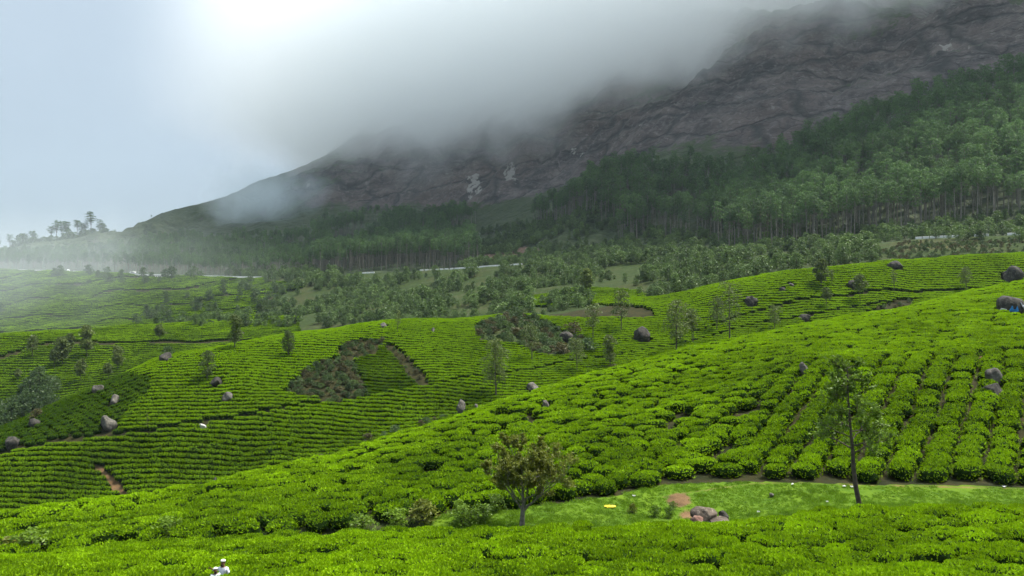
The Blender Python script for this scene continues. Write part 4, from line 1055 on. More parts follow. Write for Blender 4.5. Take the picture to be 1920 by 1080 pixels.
x, y = jitter_grid(-480, 520, 262, 900, 5.0, 5.0, 0.3, 0.45)
px, py, z, idx, ok = info(x, y)
ra = dknot('Ra', px); m2 = dknot('M2', px)
u = (y - ra - 8) / (m2 - ra - 8)
dens = vnoise(x / 22, y / 22, 55)
right = (px > 1000) & (px < 2350) & (u > np.interp(px, [1000, 1130, 1300, 1500, 1700, 1920, 2300], [0.75, 0.50, 0.26, 0.12, 0.17, 0.2, 0.2]) + 0.22 * (dens - 0.5)) & (u < np.interp(px, [1000, 1400, 1600, 1920], [0.80, 0.80, 0.86, 0.92]) + 0.06 * (dens - 0.5)) & (dens > 0.06)
mid = (px > 585) & (px < 925 - 60 * dens) & (u > 0.08) & (u < 0.70 + 0.5 * (vnoise(x / 50, y / 50, 58) - 0.5) + 0.3 * (dens - 0.5)) & (y + 0.9 * (px - 700) * 0.5 < 900)
lowf = vnoise(x / 70, y / 70, 57)
left = (px > -260) & (px < 600) & (u > 0.10) & (u < 0.72 + 0.7 * (lowf - 0.5) + 0.4 * (dens - 0.5)) & (dens > 0.12)
k = ok & (right | mid | left)
x, y, px, u_ = x[k], y[k], px[k], u[k]
hs = RNG.uniform(0.70, 1.12, len(x)) * np.where(px > 905, 1.0, np.where(px > 585, 0.9, 0.62)) * (1 - 0.35 * sstep(0.8, 1.0, u_) * (px < 1600))
tn = np.clip(0.36 + 0.25 * sstep(1300, 1900, px) + RNG.normal(0, 0.16, len(x)), 0, 1)
print('euc', forest('eucalyptus_tree', 'tall eucalyptus with pale bare trunk in the plantation above the road', 'dense eucalyptus wood climbing the foot of the rock mountain', 'eucalyptus trees of the plantation front', EUC, x, y, 300, hs, tn, 'tree', px > 1130, seed=2))

# skyline trees on the low shoulder at the far left
sk = [(2, 472, 30), (14, 470, 34), (44, 468, 26), (62, 466, 34), (72, 464, 28), (92, 462, 44), (104, 460, 48), (117, 458, 40), (128, 457, 50), (140, 456, 38), (152, 455, 46), (162, 455, 34), (176, 454, 46), (184, 453, 40), (200, 450, 16), (217, 447, 14), (288, 411, 9)]
for i, (px_, pb_, hp) in enumerate(sk):
    dd = float(np.exp(kcol(KD, np.array([float(px_)]))[IM3, 0])) - 12
    x_ = (px_ - 960) / F * dd; z_ = float(gz(np.array([x_]), np.array([dd]))[0])
    sq = hp * (0.85 + 0.35 * ((i * 7) % 5) / 4) / F * dd / 25; plant_tree('skyline_tree', EUC[(i * 5) % 6], (x_ + ((i * 3) % 4 - 1.5) * 2, dd, z_ - 1), i * 1.7, (sq * 1.5, sq * 1.5, sq), 'umbrella-crowned tree silhouetted on the misty far left skyline', 'tree', 'skyline trees on the far left shoulder', 0.3)

for i in range(34):
    px_ = 24 + 5.2 * i + RNG.uniform(-3, 3); dd = float(np.exp(kcol(KD, np.array([float(px_)]))[IM3, 0])) - 20 - RNG.uniform(0, 30)
    x_ = (px_ - 960) / F * dd; z_ = float(gz(np.array([x_]), np.array([dd]))[0]); s_ = RNG.uniform(11, 26) / F * dd / 5
    plant_tree('skyline_tree', SCR[i % 6], (x_, dd, z_ - 1), i * 1.7, (s_ * 1.1, s_ * 1.1, s_), 'bushy tree in the misty clump under the far left skyline', 'tree', 'bushy trees of the far left clump', 0.2)
# young trees and scrub between the fields and the road
x, y = jitter_grid(-230, 260, 205, 640, 4.3, 4.3, 0.5, 0.45)
px, py, z, idx, ok = info(x, y)
ra = dknot('Ra', px); dens = vnoise(x / 16, y / 16, 65); d4 = dknot('D4', px)
knoll = in_poly(px, py, [(960, 575), (1010, 548), (1080, 535), (1180, 545), (1235, 572), (1215, 594), (1100, 594), (1000, 590)])
lim = np.interp(px, [430, 520, 640, 800, 1000, 2300], [120, 110, 90, 30, 6, 4])
k = ok & (px > np.interp(py, [500, 520, 545, 580, 600, 640], [660, 560, 470, 560, 400, 280]) + 160 * (vnoise(x / 30, y / 30, 91) - 0.5)) & (px < 2300) & (y > d4 + lim) & (y < ra - 3) & (~knoll | (dens > 0.72)) & (dens > np.interp(px, [480, 900, 1250, 1600, 1920], [0.40, 0.40, 0.40, 0.42, 0.50]) + 0.35 * (vnoise(x / 45, y / 45, 68) - 0.4))
k &= ~in_poly(px, py, [(440, 600), (520, 574), (580, 568), (604, 578), (560, 594), (470, 606)])
k &= ~((np.abs(px - 1740) < 90) & (py > 448))
up = (px > 860) & (px < 1200) & (y > ra + 12) & (y < dknot('M2', px) - 10) & (dens > 0.35) & ok
up |= (px > 1200) & (px < 2300) & (y > ra + 10) & ((y - ra) / (dknot('M2', px) - ra) < np.interp(px, [1200, 1300, 1500], [0.55, 0.38, 0.26])) & (dens > 0.2) & ok
lt = (px > -250) & (px < 600) & (y > ra + 12) & (y < ra + 60) & (dens > 0.4) & ok
k &= ~((px > 640) & (px < 990) & (y > ra - 32))
k |= up | lt
x, y, px, py = x[k], y[k], px[k], py[k]
hs = RNG.uniform(0.45, 1.2, len(x)) * np.where(y > 330, 1.1, 1.0) * (0.7 + 0.6 * vnoise(x / 12, y / 12, 69))
tn = np.clip(0.40 + 0.25 * (vnoise(x / 20, y / 20, 66) - 0.5) + RNG.normal(0, 0.2, len(x)), 0, 1)
print('scrub', forest('young_tree', 'bushy young tree in the belt between the tea fields and the road', 'belt of bushy young trees and scrub below and above the road', 'young trees between the fields and the road', SCR, x, y, 300, hs, tn, 'tree', None, seed=3))

# shrubs: gullies, thicket, terrace edge
def shrub_mesh(seed, leafmat):
    (TV, TF), (CV, CF, tone) = make_tree(seed, 1.15, 0.03, 0.12, 0.72, 13, 0.34, 46, 0.17, 'ball', flat=0.8)
    CF = CF + len(TV)
    return mesh_from('shrub', np.concatenate([TV, CV]), [tuple(f) for f in TF] + [tuple(int(q) for q in f) for f in CF], [M_BARK, leafmat], [0] * len(TF) + [1] * len(CF), tone=[0.0] * len(TF) + tone.tolist())
SHR = [shrub_mesh(400 + i, m_) for i, m_ in enumerate([M_SCRUB, M_DRY, M_SCRUB, M_DRY, M_HERO, M_RUST])]
def shrubs(poly, zone, y0, y1, step, hs, label, grp, tint, n_extra=0, seed=9, kinds=(0, 1, 2, 3), mass=False):
    xs = [(p[0] - 960) / F * yy for p in poly for yy in (y0, y1)]
    x, y = jitter_grid(min(xs), max(xs), y0, y1, step, step, 0.4, 0.45)
    px, py, z, idx, ok = info(x, y); k = ok & in_poly(px, py, poly) & np.isin(idx, [Z(q) for q in zone])
    x, y, z = x[k], y[k], z[k]
    if mass:
        src = [o for o in bpy.data.objects if o.name.startswith('shrub') and o.type == 'MESH'][:4]
        scatter('shrubs', label, 'shrubs', np.stack([x, y, z - 0.05], -1), RNG.uniform(0, 6, len(x)), RNG.uniform(hs[0], hs[1], len(x)), np.clip(tint + RNG.normal(0, 0.18, len(x)), 0, 1), src)
        return len(x)
    for i in range(len(x)):
        s_ = RNG.uniform(*hs)
        o = link('shrub', SHR[kinds[i % len(kinds)]], loc=(x[i], y[i], z[i] - 0.05), rot=(0, 0, RNG.uniform(0, 6)), scale=(s_ * RNG.uniform(0.9, 1.3), s_, s_ * RNG.uniform(0.7, 1.2)))
        tag(o, label, 'shrub', grp, tint=np.clip(tint + RNG.normal(0, 0.18), 0, 1))
    return len(x)
a1 = shrubs(P_GULLY1, ('D2',), 130, 190, 1.5, (0.7, 1.3), 'wild dark shrub in the overgrown hollow below the bright ridge', 'shrubs of the overgrown hollow', 0.10, kinds=(0, 2, 1, 0))
a2 = shrubs(P_GULLY2, ('D2',), 130, 195, 1.5, (0.6, 1.1), 'wild shrub in the cut at the top of the dark triangular plot', 'shrubs of the cut above the triangular plot', 0.10, kinds=(0, 2, 1))
a3 = shrubs(P_GULLY3, ('D2',), 130, 195, 1.7, (0.4, 0.8), 'low shrub along the bare strip right of the triangular plot', 'shrubs right of the triangular plot', 0.05, kinds=(1, 3, 0))
a4 = shrubs(P_THICK, ('D2',), 150, 215, 2.3, (0.9, 1.9), 'dense green shrub of the thicket between the middle fields', 'shrubs of the middle thicket', 0.12, kinds=(0, 2, 0, 3))
a5 = shrubs(P_SCRUBR, ('D1', 'D2'), 160, 215, 2.2, (0.5, 1.0), 'low shrub in the scrubby fold under the upper field', 'shrubs of the fold under the upper field', 0.3)
a6 = shrubs([(1630, 478), (1700, 452), (1950, 446), (1950, 470), (1700, 484)], ('D4', 'D5', 'F0', 'F1', 'F2', 'G0'), 214, 275, 2.6, (0.5, 1.2), 'low brownish shrubs on the bare bank under the right-hand road', None, 0.05, mass=True)
print('shrubs', a6, a1, a2, a3, a4, a5)
EDGE = [(795, 980, 70, 'V', 'broad olive-brown shrub at the left end of the grass terrace', 1, .55), (680, 1003, 60, '', 'low shrub left of the broad olive-brown one beside the near strip', 0, .5),
        (745, 992, 60, '', 'rounded weed clump just left of the broad olive-brown shrub', 0, .6), (866, 984, 60, '', 'grassy shrub right of the broad olive-brown shrub', 2, .5),
        (905, 978, 52, '', 'low weed clump left of the olive-brown tree', 0, .4), (860, 959, 26, '', 'small bright clipped bush alone on the grass', 0, .9),
        (820, 958, 0, '', '', 0, .9), (930, 958, 38, '', 'shrub behind the olive-brown tree at the grass edge', 0, .3), (1186, 962, 22, '', 'small weed tuft on the grass left of the bare soil', 1, .3),
        (1228, 970, 26, '', 'dark weed tuft just left of the bare soil', 0, .1), (1255, 972, 24, '', 'upright dark weed below the bare orange soil', 0, .05), (1262, 955, 18, '', 'small weed at the left edge of the orange soil', 0, .1),
        (60, 1020, 70, '', 'green shrub at the left edge behind the near strip', 3, .45), (20, 1035, 56, '', 'olive-brown shrub at the left edge behind the near strip', 1, .5),
        (215, 1015, 26, '', 'bright small bush standing alone below the left hillside', 0, .95), (310, 1008, 60, '', 'ragged green shrub below the left hillside', 0, .6)]
for i, (px_, pb_, wp, _, lab, kd_, tn_) in enumerate(EDGE):
    if not wp: continue
    x_, d_, z_ = locate(px_, pb_, 'A3', 'B2'); s_ = wp / F * d_ / 1.6
    tag(link('shrub', SHR[5 if kd_ == 1 else 4], loc=(x_, d_, z_ - 0.05), rot=(0, 0, i * 1.1), scale=(s_, s_, s_ * (0.8 if wp > 40 else 1.1))), lab, 'shrub', tint=tn_)
# valley woods at the left and the hollow behind the near crest
x, y = jitter_grid(-150, -60, 150, 230, 3.4, 3.4, 0.2, 0.4); px, py, z, idx, ok = info(x, y)
k = in_poly(px, py, [(-200, 860), (-200, 720), (20, 725), (60, 715), (110, 725), (105, 765), (0, 810)]) & (y > dknot('D4', px) + 14) & (vnoise(x / 9, y / 9, 71) > 0.25)
x, y, z = x[k], y[k], z[k]
for i in range(len(x)):
    plant_tree('valley_tree', SCR[i % 6], (x[i], y[i], z[i] - 0.2), i * 1.3, RNG.uniform(0.8, 1.35), 'dark bushy tree in the valley left of the dark tea slope', 'tree', 'valley trees at the far left', 0.12)
print('valley', len(x))
x, y = jitter_grid(-560, -110, 330, 560, 13, 13, 0.2, 0.45); px, py, z, idx, ok = info(x, y)
k = ok & (px > -30) & (px < 560) & (vnoise(x / 40, y / 40, 73) > 0.60) & (y > dknot('F1', px) + 8) & (y < dknot('Ra', px) - 15)
x, y, z = x[k], y[k], z[k]
for i in range(len(x)):
    plant_tree('slope_tree', SCR[i % 6], (x[i], y[i], z[i] - 0.2), i * 1.3, RNG.uniform(0.8, 1.7), 'small tree scattered on the misty far left tea slopes', 'tree', 'trees scattered on the misty left slopes', 0.15)
print('slope', len(x))
HOL = [(470, 893), (600, 858), (720, 815), (690, 822), (740, 808), (790, 795), (800, 790), (815, 784), (830, 780), (1150, 692), (1210, 684), (1190, 686), (1235, 676), (1265, 668), (1300, 660)]
for i, (px_, pb_) in enumerate(HOL):
    x_, d_, z_ = locate(px_, pb_, 'V', 'D2'); s_ = RNG.uniform(0.8, 1.5)
    tag(link('shrub', SHR[i % 4], loc=(x_, d_, z_ - 0.05), rot=(0, 0, i), scale=(s_ * 1.2, s_, s_)), 'wild shrub along the hollow behind the near hill crest', 'shrub', 'shrubs of the hollow behind the near crest', tint=0.3)
OVER = [(310, 655, 30), (64, 778, 30), (205, 735, 18), (1075, 620, 34), (1100, 655, 40), (1052, 660, 34), (940, 600, 30)]
for i, (px_, pb_, wp) in enumerate(OVER):
    x_, d_, z_ = locate(px_, pb_ + 6, 'D2', 'D4'); s_ = wp / F * d_ / 1.6
    tag(link('shrub', SHR[(i * 3) % 4], loc=(x_, d_ + 1, z_ - 0.05), rot=(0, 0, i), scale=(s_ * 1.1, s_, s_)), ['shrub growing over the dark ridge boulder', 'shrub over the dark boulder at the slope foot', 'bush by the grey rock in the dark tea slope', 'shrub behind the dark rock ledge', 'grey-leaved shrub below the dark rock ledge', 'low shrub at the foot of the two-stemmed tree', 'bush at the top of the thicket'][i], 'shrub', tint=0.3)

# grass of the terrace
def tuft_mesh(name, seed, n=26):
    rng = np.random.default_rng(seed); V, Fc = [], []
    for i in range(n):
        a = rng.uniform(0, 6.28); r = rng.uniform(0, 0.22); p = np.array([math.cos(a) * r, math.sin(a) * r, 0]); h = rng.uniform(0.05, 0.13)
        q = rng.normal(0, 0.04, 2); w_ = 0.014; sx_, sy_ = math.cos(a * 3) * w_, math.sin(a * 3) * w_
        k = len(V); V += [p + [-sx_, -sy_, 0], p + [sx_, sy_, 0], p + [q[0], q[1], h]]; Fc.append((k, k + 1, k + 2))
    return mesh_from(name, np.array(V), Fc, [M_GRASSBL], tone=rng.beta(2, 2, n))
TU = [link('grass_tuft', tuft_mesh('grass_tuft', 700 + i)) for i in range(3)]
for i, o in enumerate(TU):
    o.location = (9.0 + 7 * i, 49.5, float(gz(np.array([9.0 + 7 * i]), np.array([49.5]))[0])); tag(o, 'grass tuft on the terrace', 'grass', kind='stuff')
x = RNG.uniform(-6, 46, 26000); y = RNG.uniform(45.6, 57.5, 26000); px, py, z, idx, ok = info(x, y)
g, s, b = surf_fields(px, y, idx, py)
k = (idx == Z('A3')) & (g > 0.4 * RNG.uniform(0.5, 1.6, len(g))) & (s < 0.35 + 0.3 * RNG.uniform(-1, 1, len(g))) & (vnoise(x / 1.3, y / 1.3, 33) > 0.2) & (px < 2300)
x, y, z = x[k], y[k], z[k]
scatter('grass', 'short bright grass covering the flat terrace', 'grass', np.stack([x, y, z - 0.01], -1), RNG.uniform(0, 6, len(x)), RNG.uniform(0.6, 1.3, len(x)) * (0.75 + 0.8 * sstep(0.6, 0.9, vnoise(x / 0.9, y / 0.6, 35))), np.clip(0.50 + 0.3 * (fbm(x / 2.5, y / 1.5, 36, 3) - 0.5) * 2 + RNG.normal(0, 0.2, len(x)), 0, 1), TU)

# ------------------------------------------------------------------ road, parapets, viaduct pillars, cars
def road_pt(px, off=0.0, dz=0.0):
    px = np.asarray(px, float); d = np.exp(kcol(KD[IR:IR + 2], px)[0]); z = ground(px, d + 0.5)
    dd = d + off
    return np.stack([(px - 960) / F * dd, dd, z + dz], -1)
rp = np.arange(-420, 2321, 6.0)
a = road_pt(rp, 0.6, 0.10); b = road_pt(rp, 7.2, 0.10); b[:, 2] = a[:, 2]; lo = a.copy(); lo[:, 2] -= 0.6; lo2 = b.copy(); lo2[:, 2] -= 0.6
V = np.concatenate([lo, a, b, lo2]); n = len(rp); Fc = []
for r_ in range(3):
    for i in range(n - 1): Fc.append((r_ * n + i, r_ * n + i + 1, (r_ + 1) * n + i + 1, (r_ + 1) * n + i))
tag(link('road', mesh_from('road', V, Fc, [M_ASPH])), 'narrow asphalt hill road along the foot of the mountain', 'road', kind='structure')

def box_mesh(name, sx_, sy_, sz_, mat, bev=0.0):
    bm = bmesh.new(); bmesh.ops.create_cube(bm, size=1.0)
    for v in bm.verts: v.co = Vector((v.co.x * sx_, v.co.y * sy_, (v.co.z + 0.5) * sz_))
    if bev: bmesh.ops.bevel(bm, geom=bm.edges[:], offset=bev, segments=1, affect='EDGES')
    return bm_mesh(name, bm, [mat])

def parapet(px0, px1, blk, gap, hgt, label):
    rng = np.random.default_rng(int(px0) + 999)
    pts = road_pt(np.linspace(px0, px1, 200), 0.25); seg = np.linalg.norm(np.diff(pts, axis=0), axis=1); cum = np.concatenate([[0], np.cumsum(seg)])
    e = empty('road_parapet', pts[0]); tag(e, label, 'parapet', 'white parapets of the hill road')
    me = box_mesh('parapet_block', blk - gap, 0.35, hgt + 0.5, M_WHITE, 0.04)
    s_ = blk / 2
    while s_ < cum[-1]:
        p = np.array([np.interp(s_, cum, pts[:, j]) for j in range(3)]); q = np.array([np.interp(s_ + 1, cum, pts[:, j]) for j in range(3)])
        link('block', me, e, loc=Vector(p - pts[0]) + Vector((0, 0, -0.5)), rot=(0, -math.atan2(q[2] - p[2], 1) * (1 if q[0] > p[0] else -1), math.atan2(q[1] - p[1], q[0] - p[0]) + rng.normal(0, 0.01)))
        s_ += blk
parapet(-60, 124, 6.0, 0.25, 0.75, 'thin white parapet at the misty far left end of the road')
parapet(136, 240, 6.0, 1.2, 0.8, 'white parapet between the two far cars')
parapet(252, 364, 6.0, 0.2, 0.75, 'continuous white parapet above the left row of viaduct pillars')
parapet(372, 494, 6.0, 0.2, 0.75, 'continuous white parapet above the right row of viaduct pillars')
parapet(668, 702, 4.0, 0.3, 0.9, 'short white parapet showing among trees right of the viaduct')
parapet(786, 850, 4.0, 1.2, 0.8, 'broken white parapet left of the bright road bend')
parapet(852, 976, 4.0, 0.15, 0.8, 'bright white parapet around the road bend under the spur')
parapet(1232, 1282, 3.0, 0.4, 1.0, 'short white parapet glimpsed above the scrub in mid picture')
parapet(1716, 1802, 2.4, 0.25, 0.85, 'white block parapet above the bare bank')
parapet(1826, 1852, 2.4, 0.25, 0.85, 'two white parapet blocks between roadside trees')
parapet(1888, 2000, 2.4, 0.25, 0.85, 'white block parapet at the right edge of the picture')

def pillars(px0, px1, n, hgt, wid, label):
    ps = np.linspace(px0, px1, n); pts = road_pt(ps, -0.5, -0.4)
    e = empty('viaduct_pillars', (pts[0][0], pts[0][1], pts[0][2] - hgt)); tag(e, label, 'viaduct', 'viaduct pillars under the road'); o0 = e.location
    bpts = road_pt(np.array([px0 - 4, px1 + 4]), 0.0, 0)
    L = float(np.linalg.norm(bpts[1] - bpts[0])); c = bpts.mean(0); ang = math.atan2(bpts[1][1] - bpts[0][1], bpts[1][0] - bpts[0][0])
    link('beam', box_mesh('beam', L, 0.7, 0.45, M_CONC), e, loc=Vector((c[0], c[1] - 0.3, c[2] - 0.75)) - o0, rot=(0, 0, ang))
    link('wall', box_mesh('wall', L, 0.4, hgt + 1, M_CONC), e, loc=Vector((c[0], c[1] + 0.9, c[2] - 1.0 - hgt)) - o0, rot=(0, 0, ang))
    pm_ = box_mesh('pillar', wid, 0.5, hgt + 2.0, M_WHITE, 0.03)
    for p in pts: link('pillar', pm_, e, loc=Vector((p[0], p[1] - 0.35, p[2] - hgt - 2.2)) - o0, rot=(0, 0, ang))
pillars(257, 313, 17, 3.6, 0.55, 'long row of slim white pillars under the left end of the viaduct')
pillars(446, 474, 6, 4.0, 0.9, 'short row of thick white pillars under the right end of the viaduct')

M_CARW = plain('white_car_paint', (0.78, 0.79, 0.80), 0.3, 0.05, 1.0, spec=0.5)
M_GLASS = plain('dark_car_glass', (0.02, 0.025, 0.03), 0.1, 0.2, 1.0, spec=0.6)
M_TYRE = plain('tyre_rubber', (0.02, 0.02, 0.02), 0.9, 0.2, 2.0)
def car(px, label, kind):
    p = road_pt(np.array([px]), 3.2, 0.12)[0]; q = road_pt(np.array([px + 2.0]), 3.2, 0.12)[0]
    e = empty('car', p, math.atan2(q[1] - p[1], q[0] - p[0])); tag(e, label, 'car')
    prof = [(-2.2, .35), (-2.2, .95), (-1.2, 1.08), (-.7, 1.62), (1.35, 1.62), (2.05, 1.1), (2.15, .9), (2.15, .35)] if kind else [(-2.4, .4), (-2.4, 1.2), (-1.9, 2.05), (2.3, 2.15), (2.4, 1.9), (2.4, .4)]
    bm = bmesh.new(); vs = [bm.verts.new((x_, -0.85, z_)) for x_, z_ in prof]; f = bm.faces.new(vs)
    r = bmesh.ops.extrude_face_region(bm, geom=[f])
    for v in [g_ for g_ in r['geom'] if isinstance(g_, bmesh.types.BMVert)]: v.co.y = 0.85
    bmesh.ops.recalc_face_normals(bm, faces=bm.faces[:]); bmesh.ops.bevel(bm, geom=bm.edges[:], offset=0.07, segments=2, affect='EDGES')
    link('body', bm_mesh('car_body', bm, [M_CARW], True), e)
    for s_ in (-1, 1):
        link('window', box_mesh('car_window', 1.7 if kind else 3.0, 0.04, 0.42 if kind else 0.6, M_GLASS), e, loc=(0.3, s_ * 0.86, 1.12 if kind else 1.3))
        for xw in (-1.4, 1.35):
            bm = bmesh.new(); bmesh.ops.create_cone(bm, cap_ends=True, segments=14, radius1=0.34, radius2=0.34, depth=0.22, matrix=Matrix.Rotation(R(90), 4, 'X'))
            wh = link('wheel', bm_mesh('car_wheel', bm, [M_TYRE]), e, loc=(xw, s_ * 0.80, 0.34)); bm = bmesh.new(); bmesh.ops.create_cone(bm, cap_ends=True, segments=10, radius1=0.19, radius2=0.19, depth=0.24, matrix=Matrix.Rotation(R(90), 4, 'X')); link('rim', bm_mesh('car_rim', bm, [M_CONC]), wh)
car(125, 'white car farther left on the misty road', True)
car(249, 'white van above the left row of viaduct pillars', False)

# ------------------------------------------------------------------ people in white among the near bushes
M_SKIN = plain('brown_skin', (0.17, 0.085, 0.045), 0.55, 0.15, 3)
M_CLOTH = plain('white_cotton', (0.72, 0.74, 0.80), 0.9, 0.12, 2)
M_CAP = plain('white_cap_cloth', (0.80, 0.80, 0.74), 0.9, 0.1, 2)
M_HAIR = plain('black_hair', (0.012, 0.010, 0.009), 0.7, 0.2, 8)
def skin_mesh(name, verts, edges, radii, mat, parent, sub=2):
    me = bpy.data.meshes.new(name); me.from_pydata([tuple(v) for v in verts], edges, []); me.materials.append(mat)
    o = link(name, me, parent)
    md = o.modifiers.new('skin', 'SKIN'); md.use_smooth_shade = True
    for i, r in enumerate(radii):
        s_ = me.skin_vertices[0].data[i]; s_.radius = (r, r) if np.isscalar(r) else r; s_.use_root = (i == 0)
    ss = o.modifiers.new('sub', 'SUBSURF'); ss.levels = sub; ss.render_levels = sub
    return o
def person(loc, rz, s, label, arms, head_turn=0.0, lean=0.0, beard=True):
    e = empty('person', loc, rz); e.scale = (s, s, s); tag(e, label, 'person', 'two people in white among the near bushes')
    V, E, Rr = [], [], []
    def add_(p, r, par=None):
        V.append(p); Rr.append(r); i = len(V) - 1
        if par is not None: E.append((par, i))
        return i
    ly = -lean
    pel = add_((0, 0, .95), .13); sp_ = add_((0, ly * .3, 1.14), .125, pel); ch = add_((0, ly * .7, 1.36), .15, sp_); nk = add_((0, ly, 1.49), .06, ch)
    h1 = add_((0, ly - .02, 1.57), .075, nk); h2 = add_((0, ly - .015, 1.66), (.092, .105), h1); h3 = add_((0, ly, 1.74), .07, h2)
    nose = add_((math.sin(head_turn) * .10, ly - .02 - .115, 1.645), .016, h2)
    for sd in (-1, 1): add_((sd * .088, ly + .005, 1.65), .02, h2)
    for sd, (el, wr) in zip((-1, 1), arms):
        sh = add_((sd * .185, ly * .8, 1.42), .062, ch); ee = add_(el, .046, sh); ww = add_(wr, .032, ee)
        dv = Vector(wr) - Vector(el); dv.normalize(); sdv = Vector((0, 1, 0)).cross(dv); sdv.normalize()
        pm_ = add_(tuple(Vector(wr) + dv * .07), .036, ww)
        for f_ in range(4):
            b0 = add_(tuple(Vector(wr) + dv * .12 + sdv * (f_ - 1.5) * .021), .010, pm_); add_(tuple(Vector(wr) + dv * (.165 + .012 * (1.5 - abs(f_ - 1.4))) + sdv * (f_ - 1.5) * .024 + Vector((0, -.012, 0))), .008, b0)
        t0 = add_(tuple(Vector(wr) + dv * .06 + sdv * .045), .011, pm_); add_(tuple(Vector(wr) + dv * .10 + sdv * .068), .009, t0)
    for sd in (-1, 1):
        hp = add_((sd * .09, 0, .88), .095, pel); kn = add_((sd * .10, -.02, .50), .062, hp); an = add_((sd * .10, .01, .09), .042, kn); add_((sd * .115, -.17, .04), .036, an)
    skin_mesh('body', V, E, Rr, M_SKIN, e)
    # long white shirt: torso, skirt and sleeves
    V, E, Rr = [], [], []
    c0 = add_((0, ly * .2, 1.08), (.185, .155)); c1 = add_((0, ly * .7, 1.34), (.20, .155), c0); c2 = add_((0, ly * .9, 1.455), (.12, .10), c1)
    s1 = add_((0, 0, .84), (.20, .17), c0); s2 = add_((0, 0, .58), (.225, .19), s1)
    for sd, (el, wr) in zip((-1, 1), arms):
        sh = add_((sd * .195, ly * .8, 1.405), .085, c1); ee = add_(el, .068, sh); add_(tuple(Vector(el) + (Vector(wr) - Vector(el)) * .86), .056, ee)
    skin_mesh('shirt', V, E, Rr, M_CLOTH, e)
    V, E, Rr = [], [], []
    c0 = add_((0, 0, .90), (.15, .13))
    for sd in (-1, 1):
        hp = add_((sd * .095, 0, .80), .11, c0); kn = add_((sd * .10, -.02, .48), .088, hp); add_((sd * .10, .01, .13), .068, kn)
    skin_mesh('trousers', V, E, Rr, M_CLOTH, e)
    bm = bmesh.new(); bmesh.ops.create_cone(bm, cap_ends=True, segments=20, radius1=.112, radius2=.098, depth=.085)
    bmesh.ops.bevel(bm, geom=[q for q in bm.edges if q.verts[0].co.z > 0 and q.verts[1].co.z > 0], offset=.02, segments=2, affect='EDGES')
    link('cap', bm_mesh('cap', bm, [M_CAP], True), e, loc=(0, ly - .005, 1.775), rot=(R(-8), 0, 0))
    bm = bmesh.new(); bmesh.ops.create_icosphere(bm, subdivisions=3, radius=1)
    for v in bm.verts:
        v.co = Vector((v.co.x * .103, v.co.y * .112, v.co.z * .095))
        if v.co.y < -.01: v.co.y = -.01 + (v.co.y + .01) * 0.1
    link('hair', bm_mesh('hair', bm, [M_HAIR], True), e, loc=(0, ly + .004, 1.675))
    if beard:
        bm = bmesh.new(); bmesh.ops.create_icosphere(bm, subdivisions=3, radius=1)
        for v in bm.verts: v.co = Vector((v.co.x * .066, v.co.y * .045, v.co.z * .05))
        link('beard', bm_mesh('beard', bm, [M_HAIR], True), e, loc=(math.sin(head_turn) * .03, ly - .075, 1.565))
    for sd in (-1, 1):
        bm = bmesh.new(); bmesh.ops.create_icosphere(bm, subdivisions=2, radius=.013)
        link('eye', bm_mesh('eye', bm, [M_HAIR], True), e, loc=(sd * .036 + math.sin(head_turn) * .03, ly - .112, 1.675))
    return e
gz1 = float(gz(np.array([X1]), np.array([D1_]))[0]); gz2 = float(gz(np.array([X2]), np.array([D2_]))[0])
top1 = zof(1048.5, D1_); top2 = zof(1062.5, D2_)
s1_ = min(1.08, (top1 - gz1) / 1.82); s2_ = min(1.0, (top2 - gz2) / 1.82)
print('people scale', s1_, s2_, top1 - gz1, top2 - gz2)
person((X1, D1_, gz1), R(-12), s1_, 'bearded person in white shirt and white cap, taller of the two', [((-.36, -.06, 1.30), (-.44, -.22, 1.42)), ((.27, .02, 1.14), (.24, -.12, .92))], -0.3, 0.02)
person((X2, D2_, gz2), R(35), s2_, 'person in white shirt and narrow white cap, shorter and in front', [((-.26, .0, 1.13), (-.20, -.16, .95)), ((.26, .0, 1.13), (.18, -.18, 1.0))], 0.3, 0.10)

# ------------------------------------------------------------------ small things on the grass
M_YEL = plain('yellow_plastic', (0.75, 0.62, 0.03), 0.5, 0.15, 3)
M_LIT = plain('white_litter', (0.75, 0.75, 0.72), 0.6, 0.15, 6)
def crumple(name, seed, sx_, sy_, h, mat):
    rng = np.random.default_rng(seed); n = 6; V = []; Fc = []
    for i in range(n):
        for j in range(n): V.append(((i / 5 - .5) * sx_ + rng.normal(0, sx_ * .05), (j / 5 - .5) * sy_ + rng.normal(0, sy_ * .05), h * rng.uniform(0.15, 1)))
    for i in range(n - 1):
        for j in range(n - 1): Fc.append((i * n + j, (i + 1) * n + j, (i + 1) * n + j + 1, i * n + j + 1))
    me = mesh_from(name, np.array(V), Fc, [mat]); return me
def on_grass(px, py): return locate(px, py, 'A3', 'B2')
x_, d_, z_ = on_grass(1144, 951)
o = link('yellow_sack', crumple('yellow_sack', 3, 0.72, 0.34, 0.16, M_YEL), loc=(x_, d_, z_), rot=(0, 0, -0.05)); md = o.modifiers.new('thick', 'SOLIDIFY'); md.thickness = 0.02
tag(o, 'flat bright yellow sack lying on the grass', 'sack')
